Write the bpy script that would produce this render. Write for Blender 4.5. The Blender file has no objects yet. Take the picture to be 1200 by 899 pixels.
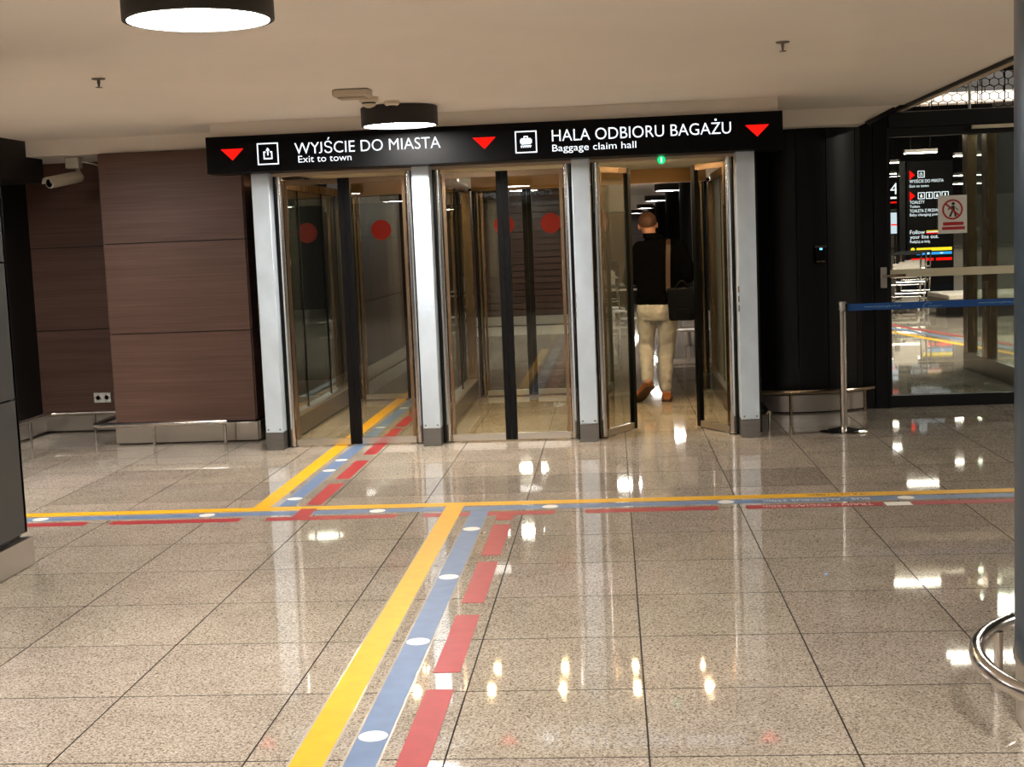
import bpy, bmesh, math, random
from mathutils import Vector, Matrix

# ---------------------------------------------------------------- camera, world, exposure
scene = bpy.context.scene
col = scene.collection
F_PX, YAW, PITCH, ROLL = 1589.39, -0.07622, 0.1051, -0.04043
CAM = Vector((-0.06482, -3.83335, 1.51325))
cam_d = bpy.data.cameras.new('camera'); cam = bpy.data.objects.new('camera', cam_d); col.objects.link(cam)
cam_d.sensor_fit = 'HORIZONTAL'; cam_d.sensor_width = 36.0; cam_d.lens = F_PX / 1200 * 36.0
cam_d.clip_start = 0.05; cam_d.clip_end = 200
_f = Vector((math.sin(YAW)*math.cos(PITCH), math.cos(YAW)*math.cos(PITCH), -math.sin(PITCH)))
_r = Vector((math.cos(YAW), -math.sin(YAW), 0)); _u = _r.cross(_f)
_r2 = _r*math.cos(ROLL) + _u*math.sin(ROLL); _u2 = -_r*math.sin(ROLL) + _u*math.cos(ROLL)
M = Matrix((( _r2.x, _u2.x, -_f.x, CAM.x), (_r2.y, _u2.y, -_f.y, CAM.y), (_r2.z, _u2.z, -_f.z, CAM.z), (0, 0, 0, 1)))
cam.matrix_world = M
scene.camera = cam
world = bpy.data.worlds.new('world'); scene.world = world; world.use_nodes = True
world.node_tree.nodes['Background'].inputs[0].default_value = (1.0, 0.9, 0.8, 1)
world.node_tree.nodes['Background'].inputs[1].default_value = 0.03
vs = scene.view_settings
vs.view_transform = 'Standard'; vs.look = 'None'; vs.gamma = 1.0; vs.use_curve_mapping = False
vs.exposure = 0.55
LAMP = 78.0          # emission of the round ceiling lamps
SPOT = 1100.0          # emission of the small downlights over the gates
PANEL = 40.0         # emission of the unseen panels added high up to brighten the hall
STRIP = 30.0          # emission of the hall's linear lamps
rnd = random.Random(7)
PI = math.pi

# ---------------------------------------------------------------- materials
def srgb(r, g, b):
    f = lambda c: (c/12.92 if c <= 0.04045 else ((c+0.055)/1.055)**2.4)
    return tuple(f(c/255) for c in (r, g, b)) + (1.0,)
MATS = {}
def new_mat(name):
    m = bpy.data.materials.new(name); m.use_nodes = True
    nt = m.node_tree; nt.nodes.clear()
    out = nt.nodes.new('ShaderNodeOutputMaterial')
    MATS[name] = m
    return m, nt, out
def pmat(name, rgb, rough=0.5, metal=0.0, var=0.06, scale=(6, 6, 6), bump=0.0, detail=4, spec=0.5, coat=0.0, rvar=0.0, world=True):
    m, nt, out = new_mat(name)
    b = nt.nodes.new('ShaderNodeBsdfPrincipled'); nt.links.new(b.outputs[0], out.inputs[0])
    c = srgb(*rgb)
    b.inputs['Roughness'].default_value = rough; b.inputs['Metallic'].default_value = metal
    b.inputs['Specular IOR Level'].default_value = spec; b.inputs['Coat Weight'].default_value = coat
    src = nt.nodes.new('ShaderNodeNewGeometry').outputs['Position'] if world else nt.nodes.new('ShaderNodeTexCoord').outputs['Object']
    mp = nt.nodes.new('ShaderNodeMapping'); mp.inputs['Scale'].default_value = scale; nt.links.new(src, mp.inputs[0])
    nz = nt.nodes.new('ShaderNodeTexNoise'); nz.inputs['Scale'].default_value = 1.0; nz.inputs['Detail'].default_value = detail
    nt.links.new(mp.outputs[0], nz.inputs['Vector'])
    rp = nt.nodes.new('ShaderNodeValToRGB')
    rp.color_ramp.elements[0].position = 0.3; rp.color_ramp.elements[1].position = 0.7
    rp.color_ramp.elements[0].color = tuple(x*(1-var) for x in c[:3]) + (1,)
    rp.color_ramp.elements[1].color = tuple(min(1, x*(1+var)) for x in c[:3]) + (1,)
    nt.links.new(nz.outputs['Fac'], rp.inputs[0]); nt.links.new(rp.outputs[0], b.inputs['Base Color'])
    if rvar:
        mr = nt.nodes.new('ShaderNodeMapRange'); mr.inputs['To Min'].default_value = max(0, rough-rvar); mr.inputs['To Max'].default_value = rough+rvar
        nt.links.new(nz.outputs['Fac'], mr.inputs['Value']); nt.links.new(mr.outputs[0], b.inputs['Roughness'])
    if bump:
        bp = nt.nodes.new('ShaderNodeBump'); bp.inputs['Strength'].default_value = bump; bp.inputs['Distance'].default_value = 0.003
        nt.links.new(nz.outputs['Fac'], bp.inputs['Height']); nt.links.new(bp.outputs[0], b.inputs['Normal'])
    return m
def emat(name, rgb, strength):
    m, nt, out = new_mat(name)
    e = nt.nodes.new('ShaderNodeEmission'); e.inputs[0].default_value = srgb(*rgb); e.inputs[1].default_value = strength
    nt.links.new(e.outputs[0], out.inputs[0]); return m
def glass_mat(name, tint, ior=1.5):
    m, nt, out = new_mat(name)
    mix = nt.nodes.new('ShaderNodeMixShader'); tr = nt.nodes.new('ShaderNodeBsdfTransparent'); gl = nt.nodes.new('ShaderNodeBsdfGlossy')
    fr = nt.nodes.new('ShaderNodeFresnel')          # thin pane: same reflectance from both faces
    bf = nt.nodes.new('ShaderNodeNewGeometry'); mr = nt.nodes.new('ShaderNodeMapRange'); mr.inputs['To Min'].default_value = ior; mr.inputs['To Max'].default_value = 1/ior
    nt.links.new(bf.outputs['Backfacing'], mr.inputs['Value']); nt.links.new(mr.outputs[0], fr.inputs['IOR'])
    tr.inputs[0].default_value = srgb(*tint); gl.inputs['Roughness'].default_value = 0.0; gl.inputs[0].default_value = (1, 1, 1, 1)
    nt.links.new(fr.outputs[0], mix.inputs[0]); nt.links.new(tr.outputs[0], mix.inputs[1]); nt.links.new(gl.outputs[0], mix.inputs[2])
    nt.links.new(mix.outputs[0], out.inputs[0]); return m
def granite(name, grid):
    m, nt, out = new_mat(name); N = nt.nodes.new; L = nt.links.new
    b = N('ShaderNodeBsdfPrincipled'); L(b.outputs[0], out.inputs[0])
    b.inputs['Roughness'].default_value = 0.035; b.inputs['Specular IOR Level'].default_value = 0.55
    pos = N('ShaderNodeNewGeometry').outputs['Position']
    def noise(scale, det):
        n = N('ShaderNodeTexNoise'); n.inputs['Scale'].default_value = scale; n.inputs['Detail'].default_value = det; L(pos, n.inputs['Vector']); return n.outputs['Fac']
    vo = N('ShaderNodeTexVoronoi'); vo.inputs['Scale'].default_value = 215; L(pos, vo.inputs['Vector'])      # mineral grains
    sep = N('ShaderNodeSeparateColor'); L(vo.outputs['Color'], sep.inputs[0])
    mixn = N('ShaderNodeMath'); mixn.operation = 'MULTIPLY_ADD'; L(noise(95, 2), mixn.inputs[0]); mixn.inputs[1].default_value = 0.55
    half = N('ShaderNodeMath'); half.operation = 'MULTIPLY'; L(sep.outputs[0], half.inputs[0]); half.inputs[1].default_value = 0.45; L(half.outputs[0], mixn.inputs[2])
    r1 = N('ShaderNodeValToRGB'); L(mixn.outputs[0], r1.inputs[0])
    e = r1.color_ramp.elements; e[0].position = 0.25; e[0].color = srgb(104, 94, 84); e[1].position = 0.72; e[1].color = srgb(208, 198, 184)
    x = r1.color_ramp.elements.new(0.40); x.color = srgb(166, 154, 140); x = r1.color_ramp.elements.new(0.55); x.color = srgb(184, 173, 159)
    r2 = N('ShaderNodeValToRGB'); L(noise(3.2, 4), r2.inputs[0])
    e = r2.color_ramp.elements; e[0].position = 0.3; e[0].color = (0.86, 0.85, 0.84, 1); e[1].position = 0.7; e[1].color = (1.05, 1.05, 1.05, 1)
    mu = N('ShaderNodeMix'); mu.data_type = 'RGBA'; mu.blend_type = 'MULTIPLY'; mu.inputs[0].default_value = 1.0
    L(r1.outputs[0], mu.inputs[6]); L(r2.outputs[0], mu.inputs[7]); res = mu.outputs[2]
    if not grid:
        oi = N('ShaderNodeObjectInfo')
        mu2 = N('ShaderNodeMix'); mu2.data_type = 'RGBA'; mu2.blend_type = 'MULTIPLY'; mu2.inputs[0].default_value = 1.0
        L(res, mu2.inputs[6]); L(oi.outputs['Color'], mu2.inputs[7]); res = mu2.outputs[2]
    else:
        sx = N('ShaderNodeSeparateXYZ'); L(pos, sx.inputs[0]); hit = []
        for ax in (0, 1):
            d = N('ShaderNodeMath'); d.operation = 'MULTIPLY_ADD'; L(sx.outputs[ax], d.inputs[0]); d.inputs[1].default_value = 1/0.6; d.inputs[2].default_value = 100.003
            f = N('ShaderNodeMath'); f.operation = 'FRACT'; L(d.outputs[0], f.inputs[0])
            g = N('ShaderNodeMath'); g.operation = 'LESS_THAN'; L(f.outputs[0], g.inputs[0]); g.inputs[1].default_value = 0.006; hit.append(g.outputs[0])
        mx = N('ShaderNodeMath'); mx.operation = 'MAXIMUM'; L(hit[0], mx.inputs[0]); L(hit[1], mx.inputs[1])
        mu2 = N('ShaderNodeMix'); mu2.data_type = 'RGBA'; L(mx.outputs[0], mu2.inputs[0]); L(res, mu2.inputs[6]); mu2.inputs[7].default_value = srgb(70, 60, 50); res = mu2.outputs[2]
    L(res, b.inputs['Base Color'])
    return m
granite('granite', False); granite('granite_field', True)
pmat('grout', (48, 41, 35), 0.8)
def wood_mat(name, dark, light):
    m, nt, out = new_mat(name); N = nt.nodes.new; L = nt.links.new
    b = N('ShaderNodeBsdfPrincipled'); L(b.outputs[0], out.inputs[0]); b.inputs['Roughness'].default_value = 0.42; b.inputs['Specular IOR Level'].default_value = 0.35
    pos = N('ShaderNodeNewGeometry').outputs['Position']
    oi = N('ShaderNodeObjectInfo')
    add = N('ShaderNodeVectorMath'); add.operation = 'ADD'; L(pos, add.inputs[0])
    cx = N('ShaderNodeCombineXYZ'); mm = N('ShaderNodeMath'); mm.operation = 'MULTIPLY'; L(oi.outputs['Random'], mm.inputs[0]); mm.inputs[1].default_value = 7; L(mm.outputs[0], cx.inputs[2]); L(cx.outputs[0], add.inputs[1])
    def nz(sc, det):
        mp = N('ShaderNodeMapping'); mp.inputs['Scale'].default_value = sc; L(add.outputs[0], mp.inputs[0])
        n = N('ShaderNodeTexNoise'); n.inputs['Scale'].default_value = 1; n.inputs['Detail'].default_value = det; n.inputs['Roughness'].default_value = 0.6; L(mp.outputs[0], n.inputs['Vector']); return n.outputs['Fac']
    a = N('ShaderNodeMath'); a.operation = 'MULTIPLY_ADD'; L(nz((1.2, 1.2, 60), 5), a.inputs[0]); a.inputs[1].default_value = 0.5
    h = N('ShaderNodeMath'); h.operation = 'MULTIPLY'; L(nz((0.5, 0.5, 7), 3), h.inputs[0]); h.inputs[1].default_value = 0.5; L(h.outputs[0], a.inputs[2])
    r = N('ShaderNodeValToRGB'); L(a.outputs[0], r.inputs[0]); e = r.color_ramp.elements
    e[0].position = 0.36; e[0].color = srgb(*dark); e[1].position = 0.64; e[1].color = srgb(*light)
    L(r.outputs[0], b.inputs['Base Color']); return m
wood_mat('wenge', (84, 61, 52), (108, 81, 70))
wood_mat('wenge_slat', (46, 29, 24), (70, 46, 38))
pmat('plaster', (233, 226, 216), 0.85, var=0.03, scale=(1, 1, 1), bump=0.05)
pmat('beige_trim', (176, 160, 140), 0.5)
pmat('black_panel', (9, 9, 10), 0.3, var=0.2, scale=(2, 2, 0.5), spec=0.3)
pmat('black_wall', (10, 9, 9), 0.6, var=0.2, scale=(1, 1, 1))
pmat('black_matte', (9, 8, 8), 0.5, var=0.15, spec=0.3)
pmat('black_sign', (4, 4, 5), 0.45, var=0.2, spec=0.12)
pmat('black_rubber', (4, 4, 5), 0.4, var=0.2, spec=0.2)
pmat('grey_panel', (58, 60, 60), 0.45, var=0.05, scale=(2, 2, 2))
pmat('steel', (214, 209, 202), 0.3, 1.0, var=0.02, scale=(1, 1, 6), rvar=0.02)
pmat('steel_dark', (132, 124, 115), 0.32, 1.0, var=0.06, scale=(40, 40, 2), rvar=0.05)
pmat('steel_bronze', (154, 130, 104), 0.26, 1.0, var=0.05, scale=(40, 40, 2), rvar=0.05)
pmat('drum_bronze', (216, 172, 118), 0.3, 1.0, var=0.04, scale=(3, 3, 3))
pmat('post_silver', (202, 216, 228), 0.45, 0.35, var=0.07, scale=(9, 9, 5), detail=6, rvar=0.1)
pmat('plinth_grey', (120, 117, 113), 0.42, 0.8, var=0.08, scale=(9, 9, 50))
pmat('chrome', (222, 218, 214), 0.16, 1.0, var=0.03, scale=(3, 3, 3))
pmat('chrome_warm', (196, 176, 152), 0.13, 1.0, var=0.03, scale=(3, 3, 3))
pmat('column_blue', (58, 80, 98), 0.3, 0.5, var=0.05, scale=(2, 2, 1))
pmat('lamp_black', (26, 22, 20), 0.5, var=0.15)
pmat('white_plastic', (226, 224, 216), 0.35, var=0.02)
pmat('cream_plastic', (196, 186, 166), 0.4, var=0.03)
pmat('dark_lens', (8, 8, 10), 0.05, var=0.1)
pmat('tape_yellow', (226, 170, 22), 0.45, spec=0.25, var=0.07, scale=(14, 14, 14))
pmat('tape_blue', (100, 124, 160), 0.45, spec=0.25, var=0.08, scale=(14, 14, 14))
pmat('tape_red', (164, 52, 58), 0.45, spec=0.25, var=0.08, scale=(14, 14, 14))
pmat('tape_white', (238, 236, 230), 0.35, var=0.03)
pmat('tape_film', (184, 175, 162), 0.15, var=0.08, scale=(14, 14, 14))
pmat('print_black', (30, 26, 22), 0.5)
pmat('belt_blue', (2, 70, 138), 0.55, var=0.06, scale=(60, 60, 200))
pmat('belt_print', (150, 190, 214), 0.6)
pmat('band_beige', (205, 196, 168), 0.5, var=0.03)
pmat('dot_red', (196, 22, 30), 0.5, var=0.03)
pmat('sign_red', (176, 34, 34), 0.5, var=0.03)
pmat('grey_light', (188, 180, 170), 0.5, var=0.05)
pmat('grey_mid', (120, 114, 108), 0.5, var=0.06)
pmat('mesh_wire', (20, 18, 17), 0.5, 0.4)
pmat('skin', (188, 136, 114), 0.5, var=0.08, scale=(12, 12, 12))
pmat('hair', (78, 50, 36), 0.7, var=0.22, scale=(90, 90, 90), bump=0.3)
pmat('jumper', (4, 4, 5), 0.95, spec=0.05, var=0.25, scale=(160, 160, 160), bump=0.3)
pmat('jeans', (164, 161, 158), 0.9, spec=0.2, var=0.14, scale=(10, 10, 16), bump=0.25, detail=6)
pmat('shoe_tan', (150, 88, 44), 0.6, var=0.12, scale=(22, 22, 22))
pmat('shoe_sole', (74, 46, 26), 0.7)
pmat('leather_black', (5, 5, 5), 0.3, spec=0.12, var=0.2, scale=(40, 40, 40), bump=0.15)
pmat('strap_brown', (58, 38, 25), 0.7, var=0.1, scale=(60, 60, 60))
emat('lamp_light', (255, 249, 242), LAMP); emat('spot_light', (255, 214, 160), SPOT); emat('strip_light', (255, 244, 228), STRIP)
emat('fill_panel_light', (255, 246, 232), PANEL)
emat('letter_light', (238, 247, 255), 1.25); emat('arrow_light', (255, 20, 12), 1.3); emat('green_light', (20, 190, 110), 1.2)
emat('screen_light', (205, 220, 232), 1.0); emat('yellow_light', (250, 215, 40), 1.2); emat('blue_light', (50, 150, 220), 1.2); emat('led_blue', (90, 180, 255), 2.5)
glass_mat('glass', (240, 242, 238)); glass_mat('glass_green', (226, 234, 228))
pmat('panel_green', (128, 126, 114), 0.5, 0.0, var=0.04)

# ---------------------------------------------------------------- mesh helpers
class MB:
    def __init__(s): s.v = []; s.f = []
    def box(s, x0, x1, y0, y1, z0, z1):
        n = len(s.v); s.v += [(x, y, z) for z in (z0, z1) for y in (y0, y1) for x in (x0, x1)]
        s.f += [tuple(n+i for i in q) for q in ((0, 2, 3, 1), (4, 5, 7, 6), (0, 1, 5, 4), (2, 6, 7, 3), (0, 4, 6, 2), (1, 3, 7, 5))]; return s
    def obox(s, c, ax, ay, az):          # oriented box: centre and three half-axis vectors
        n = len(s.v); c, ax, ay, az = map(Vector, (c, ax, ay, az))
        s.v += [tuple(c + ax*i + ay*j + az*k) for k in (-1, 1) for j in (-1, 1) for i in (-1, 1)]
        s.f += [tuple(n+i for i in q) for q in ((0, 2, 3, 1), (4, 5, 7, 6), (0, 1, 5, 4), (2, 6, 7, 3), (0, 4, 6, 2), (1, 3, 7, 5))]; return s
    def loft(s, rings, caps=True, closed=True):
        n0 = len(s.v); k = len(rings[0])
        for r in rings: s.v += [tuple(p) for p in r]
        for i in range(len(rings)-1):
            for j in range(k if closed else k-1):
                a = n0+i*k+j; b = n0+i*k+(j+1) % k; s.f.append((a, b, b+k, a+k))
        if caps:
            s.f.append(tuple(n0+j for j in reversed(range(k)))); s.f.append(tuple(n0+(len(rings)-1)*k+j for j in range(k)))
        return s
    def tube(s, pts, r, seg=12, caps=True, loop=False):
        pts = [Vector(p) for p in pts]; rings = []; up = None; m = len(pts)
        for i, p in enumerate(pts):
            if loop: t = (pts[(i+1) % m]-pts[i-1]).normalized()
            else: t = (pts[min(i+1, m-1)]-pts[max(i-1, 0)]).normalized()
            if up is None: up = Vector((0, 0, 1)) if abs(t.z) < 0.9 else Vector((1, 0, 0))
            a = t.cross(up).normalized(); b = a.cross(t).normalized(); up = b
            rr = r[i] if isinstance(r, (list, tuple)) else r
            rings.append([p + a*rr*math.cos(q) + b*rr*math.sin(q) for q in (2*PI*j/seg for j in range(seg))])
        if loop: rings.append(rings[0])
        return s.loft(rings, caps and not loop)
    def lathe(s, prof, c=(0, 0, 0), seg=32, caps=True):
        return s.loft([[(c[0]+r*math.cos(2*PI*j/seg), c[1]+r*math.sin(2*PI*j/seg), c[2]+z) for j in range(seg)] for r, z in prof], caps)
    def prism(s, poly, d0, d1, fn):      # 2-D outline -> fn(u, v, d)
        return s.loft([[fn(u, v, d) for u, v in poly] for d in (d0, d1)])
    def mesh(s, name):
        me = bpy.data.meshes.new(name); me.from_pydata([tuple(p) for p in s.v], [], s.f); me.validate()
        bm = bmesh.new(); bm.from_mesh(me); bmesh.ops.recalc_face_normals(bm, faces=bm.faces); bm.to_mesh(me); bm.free()
        me.shade_smooth(); me.set_sharp_from_angle(angle=math.radians(32)); me.update(); return me
    def build(s, name, mat, parent=None, label=None, bevel=0):
        return link(name, s.mesh(name), mat, parent, label, bevel)
ROOTLOC = {}
def link(name, me, mat, parent=None, label=None, bevel=0):
    if mat:
        me.materials.clear(); me.materials.append(MATS[mat])
    o = bpy.data.objects.new(name, me); col.objects.link(o)
    if parent is not None:
        o.parent = parent
        if parent.parent is None and parent.name in ROOTLOC: o.matrix_parent_inverse = Matrix.Translation(-ROOTLOC[parent.name])
    if label: o['label'] = label
    if bevel:
        b = o.modifiers.new('bevel', 'BEVEL'); b.width = bevel; b.segments = 2; b.limit_method = 'ANGLE'
    return o
def thing(name, label, cat, loc=(0, 0, 0), group=None):
    o = bpy.data.objects.new(name, None); col.objects.link(o); o.location = loc; o.empty_display_size = 0.1
    o['label'] = label; o['category'] = cat
    if group: o['group'] = group
    ROOTLOC[o.name] = Vector(loc); return o
def tag(o, label, cat, group=None):
    o['label'] = label; o['category'] = cat
    if group: o['group'] = group
    return o
def struct(name, loc=(0, 0, 0), label=None):
    o = bpy.data.objects.new(name, None); col.objects.link(o); o.location = loc; o['kind'] = 'structure'; o.empty_display_size = 0.1
    if label: o['label'] = label
    ROOTLOC[o.name] = Vector(loc); return o
def smesh(name, mb, mat, label=None, bevel=0):
    o = mb.build(name, mat, None, label, bevel); o['kind'] = 'structure'; return o
def copy_tree(o, parent=None):
    c = o.copy(); col.objects.link(c)
    if parent is not None: c.parent = parent
    for ch in [x for x in bpy.data.objects if x.parent == o]: copy_tree(ch, c)
    return c
def text_mesh(s, width=None, cap=None, fn=None, extrude=0.0008, align='LEFT', space=1.0):
    """lettering as a mesh: scaled to a width and capital height, then placed by fn(u, v, d)"""
    cu = bpy.data.curves.new('lettering', 'FONT'); cu.body = s; cu.size = 1.0; cu.extrude = 0.5; cu.align_x = 'LEFT'; cu.space_character = space; cu.offset = -0.006; cu.resolution_u = 4
    ob = bpy.data.objects.new('lettering_source', cu); col.objects.link(ob)
    dg = bpy.context.evaluated_depsgraph_get(); me = bpy.data.meshes.new_from_object(ob.evaluated_get(dg))
    bpy.data.objects.remove(ob); bpy.data.curves.remove(cu)
    xs = [v.co.x for v in me.vertices]; x0, x1 = min(xs), max(xs)
    if s.upper() == s:                              # capitals that dip below the line (J) are drawn back onto it
        bm = bmesh.new(); bm.from_mesh(me); seen = set()
        for v in bm.verts:
            if v in seen: continue
            st = [v]; seen.add(v); grp = []
            while st:
                q = st.pop(); grp.append(q)
                for e in q.link_edges:
                    w = e.other_vert(q)
                    if w not in seen: seen.add(w); st.append(w)
            lo, hi = min(q.co.y for q in grp), max(q.co.y for q in grp)
            if lo < -.06 and hi > .4:
                for q in grp: q.co.y = (q.co.y-lo)/(hi-lo)*hi
        bm.to_mesh(me); bm.free()
    sy = (cap or 0.1)/0.70; sx = (width/(x1-x0)) if width else sy
    off = {'LEFT': 0, 'CENTER': -(x1-x0)*sx/2, 'RIGHT': -(x1-x0)*sx}[align]
    for v in me.vertices: v.co = Vector(fn((v.co.x-x0)*sx+off, v.co.y*sy, (v.co.z+0.5)*extrude))
    bm = bmesh.new(); bm.from_mesh(me); bmesh.ops.recalc_face_normals(bm, faces=bm.faces); bm.to_mesh(me); bm.free()
    me.name = 'lettering'; return me
def arc(cx, cy, r, a0, a1, n, z): return [(cx+r*math.cos(a0+(a1-a0)*i/n), cy+r*math.sin(a0+(a1-a0)*i/n), z) for i in range(n+1)]
# ================================================================ THE SETTING
# ---- floor: real 0.6 m granite tiles in the near field, paving beyond
TX0, TX1, TY0, TY1 = -9, 6, -2, 12           # tile index ranges (x0.6 m)
floor = struct('floor', label='polished speckled beige granite floor of square tiles')
MB().box(TX0*.6, TX1*.6, TY0*.6, TY1*.6, -0.05, -0.004).build('grout_bed', 'grout', floor)
g = 0.0022
tile_me = MB().loft([[(g, g, -.004), (.6-g, g, -.004), (.6-g, .6-g, -.004), (g, .6-g, -.004)],
                     [(g, g, -.0006), (.6-g, g, -.0006), (.6-g, .6-g, -.0006), (g, .6-g, -.0006)],
                     [(g+.0006, g+.0006, 0), (.6-g-.0006, g+.0006, 0), (.6-g-.0006, .6-g-.0006, 0), (g+.0006, .6-g-.0006, 0)]]).mesh('floor_tile')
tile_me.materials.append(MATS['granite']); tile_me.materials.append(MATS['grout'])
for f in tile_me.polygons: f.material_index = 0 if f.normal.z > .95 else 1
for i in range(TX0, TX1):
    for j in range(TY0, TY1):
        o = bpy.data.objects.new('floor_tile', tile_me); col.objects.link(o); o.parent = floor; o.location = (i*.6, j*.6, 0)
        t = 0.97 + rnd.uniform(-.045, .045)
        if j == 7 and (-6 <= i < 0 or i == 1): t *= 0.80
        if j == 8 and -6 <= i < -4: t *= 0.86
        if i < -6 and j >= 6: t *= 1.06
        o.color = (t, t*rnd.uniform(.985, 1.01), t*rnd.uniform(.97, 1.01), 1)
mb = MB()
FX0, FX1, FY0, FY1 = -16, 22, -14, 56
for x0, x1, y0, y1 in ((FX0, FX1, TY1*.6, FY1), (FX0, FX1, FY0, TY0*.6), (FX0, TX0*.6, TY0*.6, TY1*.6), (TX1*.6, FX1, TY0*.6, TY1*.6)):
    mb.box(x0, x1, y0, y1, -0.05, 0)
mb.build('paving_field', 'granite_field', floor)

# ---- ceiling, fascia and edge trim
ceiling = struct('ceiling', label='low cream plaster ceiling')
CX = 2.27
MB().box(-9, CX, -13, 52, 2.45, 2.70).build('ceiling_slab', 'plaster', ceiling)
MB().box(-9, CX-.02, 8.6, 9.5, 2.30, 2.45).build('fascia', 'plaster', ceiling)
MB().box(-2.96, 1.15, 6.05, 8.6, 2.35, 2.45).build('fascia', 'plaster', ceiling)  # added above the sign so a lit face hides the dark gap
MB().box(-9, -2.96, 6.79, 8.6, 2.328, 2.45).build('fascia', 'plaster', ceiling)
MB().prism([(1.15, 2.45), (2.24, 2.45), (1.97, 2.318), (1.15, 2.318)], 7.2, 7.55, lambda u, v, d: (u, d, v)).build('fascia', 'plaster', ceiling)
trim = struct('trim_1', label='dark and beige metal edge along the ceiling opening')
MB().box(CX, CX+.02, -13, 9.5, 2.43, 2.47).build('dark_edge', 'black_matte', trim)
MB().obox((2.125, 7.32, 2.386), (.15, .02, .072), (-.008, 0, .016), (0, .13, 0)).build('dark_edge', 'black_matte', trim)
MB().box(CX+.02, CX+.07, -13, 9.5, 2.425, 2.455).build('edge_strip', 'beige_trim', trim)

# ---- enclosing walls behind the camera and around the hall
smesh('wall_rear', MB().box(-9, 12, -13.2, -13, 0, 5.2), 'wenge_slat', 'plain dark wood wall behind the camera')
smesh('wall_far_left', MB().box(-9.2, -9, -13.2, 6.8, 0, 2.6), 'grey_mid', 'grey wall closing the arrivals area on the left')
smesh('wall_far_right', MB().box(12, 12.2, -13.2, 40, 0, 5.2), 'grey_mid', 'grey wall on the far right of the baggage hall')
smesh('ceiling_high', MB().box(CX+.4, 12.2, -13.2, 40, 4.9, 5.1), 'black_wall', 'dark high ceiling over the baggage hall')

# ---- left black wall, black bulkhead
smesh('wall_left', MB().box(-5.4, -5.08, 5.0, 7.95, 0, 2.45), 'black_wall', 'black side wall left of the wood recess')
smesh('wall_bulkhead', MB().box(-5.08, -4.68, 5.0, 7.1, 2.13, 2.45), 'black_wall', 'black bulkhead under the ceiling in the left corner')

# ---- wood clad walls: separate panels with recessed joints
def wood_wall(name, label, x0, x1, y, depth, zs, top, side=None, xcuts=()):
    w = struct(name, label=label)
    MB().box(x0+.01, x1-.01, y+.02, y+depth, 0, top).build('backing', 'black_wall', w)
    xs = [x0] + list(xcuts) + [x1]
    for a, b in zip(xs, xs[1:]):
        for z0, z1 in zip(zs, zs[1:]):
            MB().box(a+.002, b-.002, y, y+.019, z0+.004, z1-.004).build('wood_panel', 'wenge', w)
    if side:
        for z0, z1 in zip(zs, zs[1:]):
            MB().box(x1-.009, x1+.01, y+.02, y+depth, z0+.004, z1-.004).build('wood_panel', 'wenge', w)
    return w
ZS = [0.165, 0.89, 1.61, 2.325]
wood_wall('wall_recess', 'recessed dark wood wall in three tall panels with a socket', -5.08, -4.02, 7.65, 0.25, [0.16, .89, 1.607, 2.33], 2.33)
wood_wall('wall_clad', 'projecting dark wood clad wall left of the gates', -4.09, -2.94, 6.76, 2.2, ZS, 2.325, side=True)
b = struct('baseboard_recess', label='brushed steel plinth below the recessed wood wall')
MB().box(-5.06, -4.05, 7.60, 7.648, 0.012, .15).build('plinth_face', 'steel', b, bevel=.003)
MB().box(-5.078, -5.03, 5.0, 7.60, 0.012, .15).build('plinth_face', 'steel', b, bevel=.003)
b = struct('baseboard_clad', label='brushed steel plinth below the projecting wood wall')
MB().box(-4.08, -3.1, 6.715, 6.758, 0.012, .158).build('plinth_face', 'steel', b, bevel=.003)
MB().box(-3.095, -2.915, 6.715, 6.758, 0.012, .158).build('plinth_face', 'steel', b, bevel=.003)
MB().box(-2.928, -2.905, 6.76, 8.9, 0.012, .158).build('plinth_face', 'steel', b, bevel=.003)

# ---- left dark pillar
pl = struct('wall_pillar', label='tall dark grey panelled pillar at the left edge')
MB().box(-4.3, -3.03, 1.0, 2.58, 0, 2.45).build('core', 'black_wall', pl)
for z0, z1 in ((0.17, .83), (.84, 1.50), (1.51, 2.44)):
    MB().box(-3.03, -3.004, 1.0, 2.61, z0, z1).build('side_panel', 'grey_panel', pl, bevel=.002)
    MB().box(-4.3, -3.004, 2.585, 2.61, z0, z1).build('back_panel', 'grey_panel', pl)
MB().box(-4.3, -2.983, .95, 2.625, 0.004, .145).build('steel_base', 'steel', pl, bevel=.003)

# ---- round blue grey column on the right
rc = struct('wall_column', (1.62, .17, 0), label='round blue grey metal column at the right edge')
C0 = (1.62, .17, 0)
MB().lathe([(.511, .2), (.511, 2.45)], C0, 64).build('shaft', 'column_blue', rc)
MB().lathe([(.508, .004), (.508, .185), (.516, .192), (.516, .206), (.511, .208)], C0, 64).build('skirt', 'steel', rc)
for a in range(8):
    an = a*PI/4+.3
    MB().tube([(C0[0]+.5115*math.cos(an), C0[1]+.5115*math.sin(an), .21), (C0[0]+.5115*math.cos(an), C0[1]+.5115*math.sin(an), 2.44)], .004, 6).build('seam_bead', 'column_blue', rc)

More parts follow.
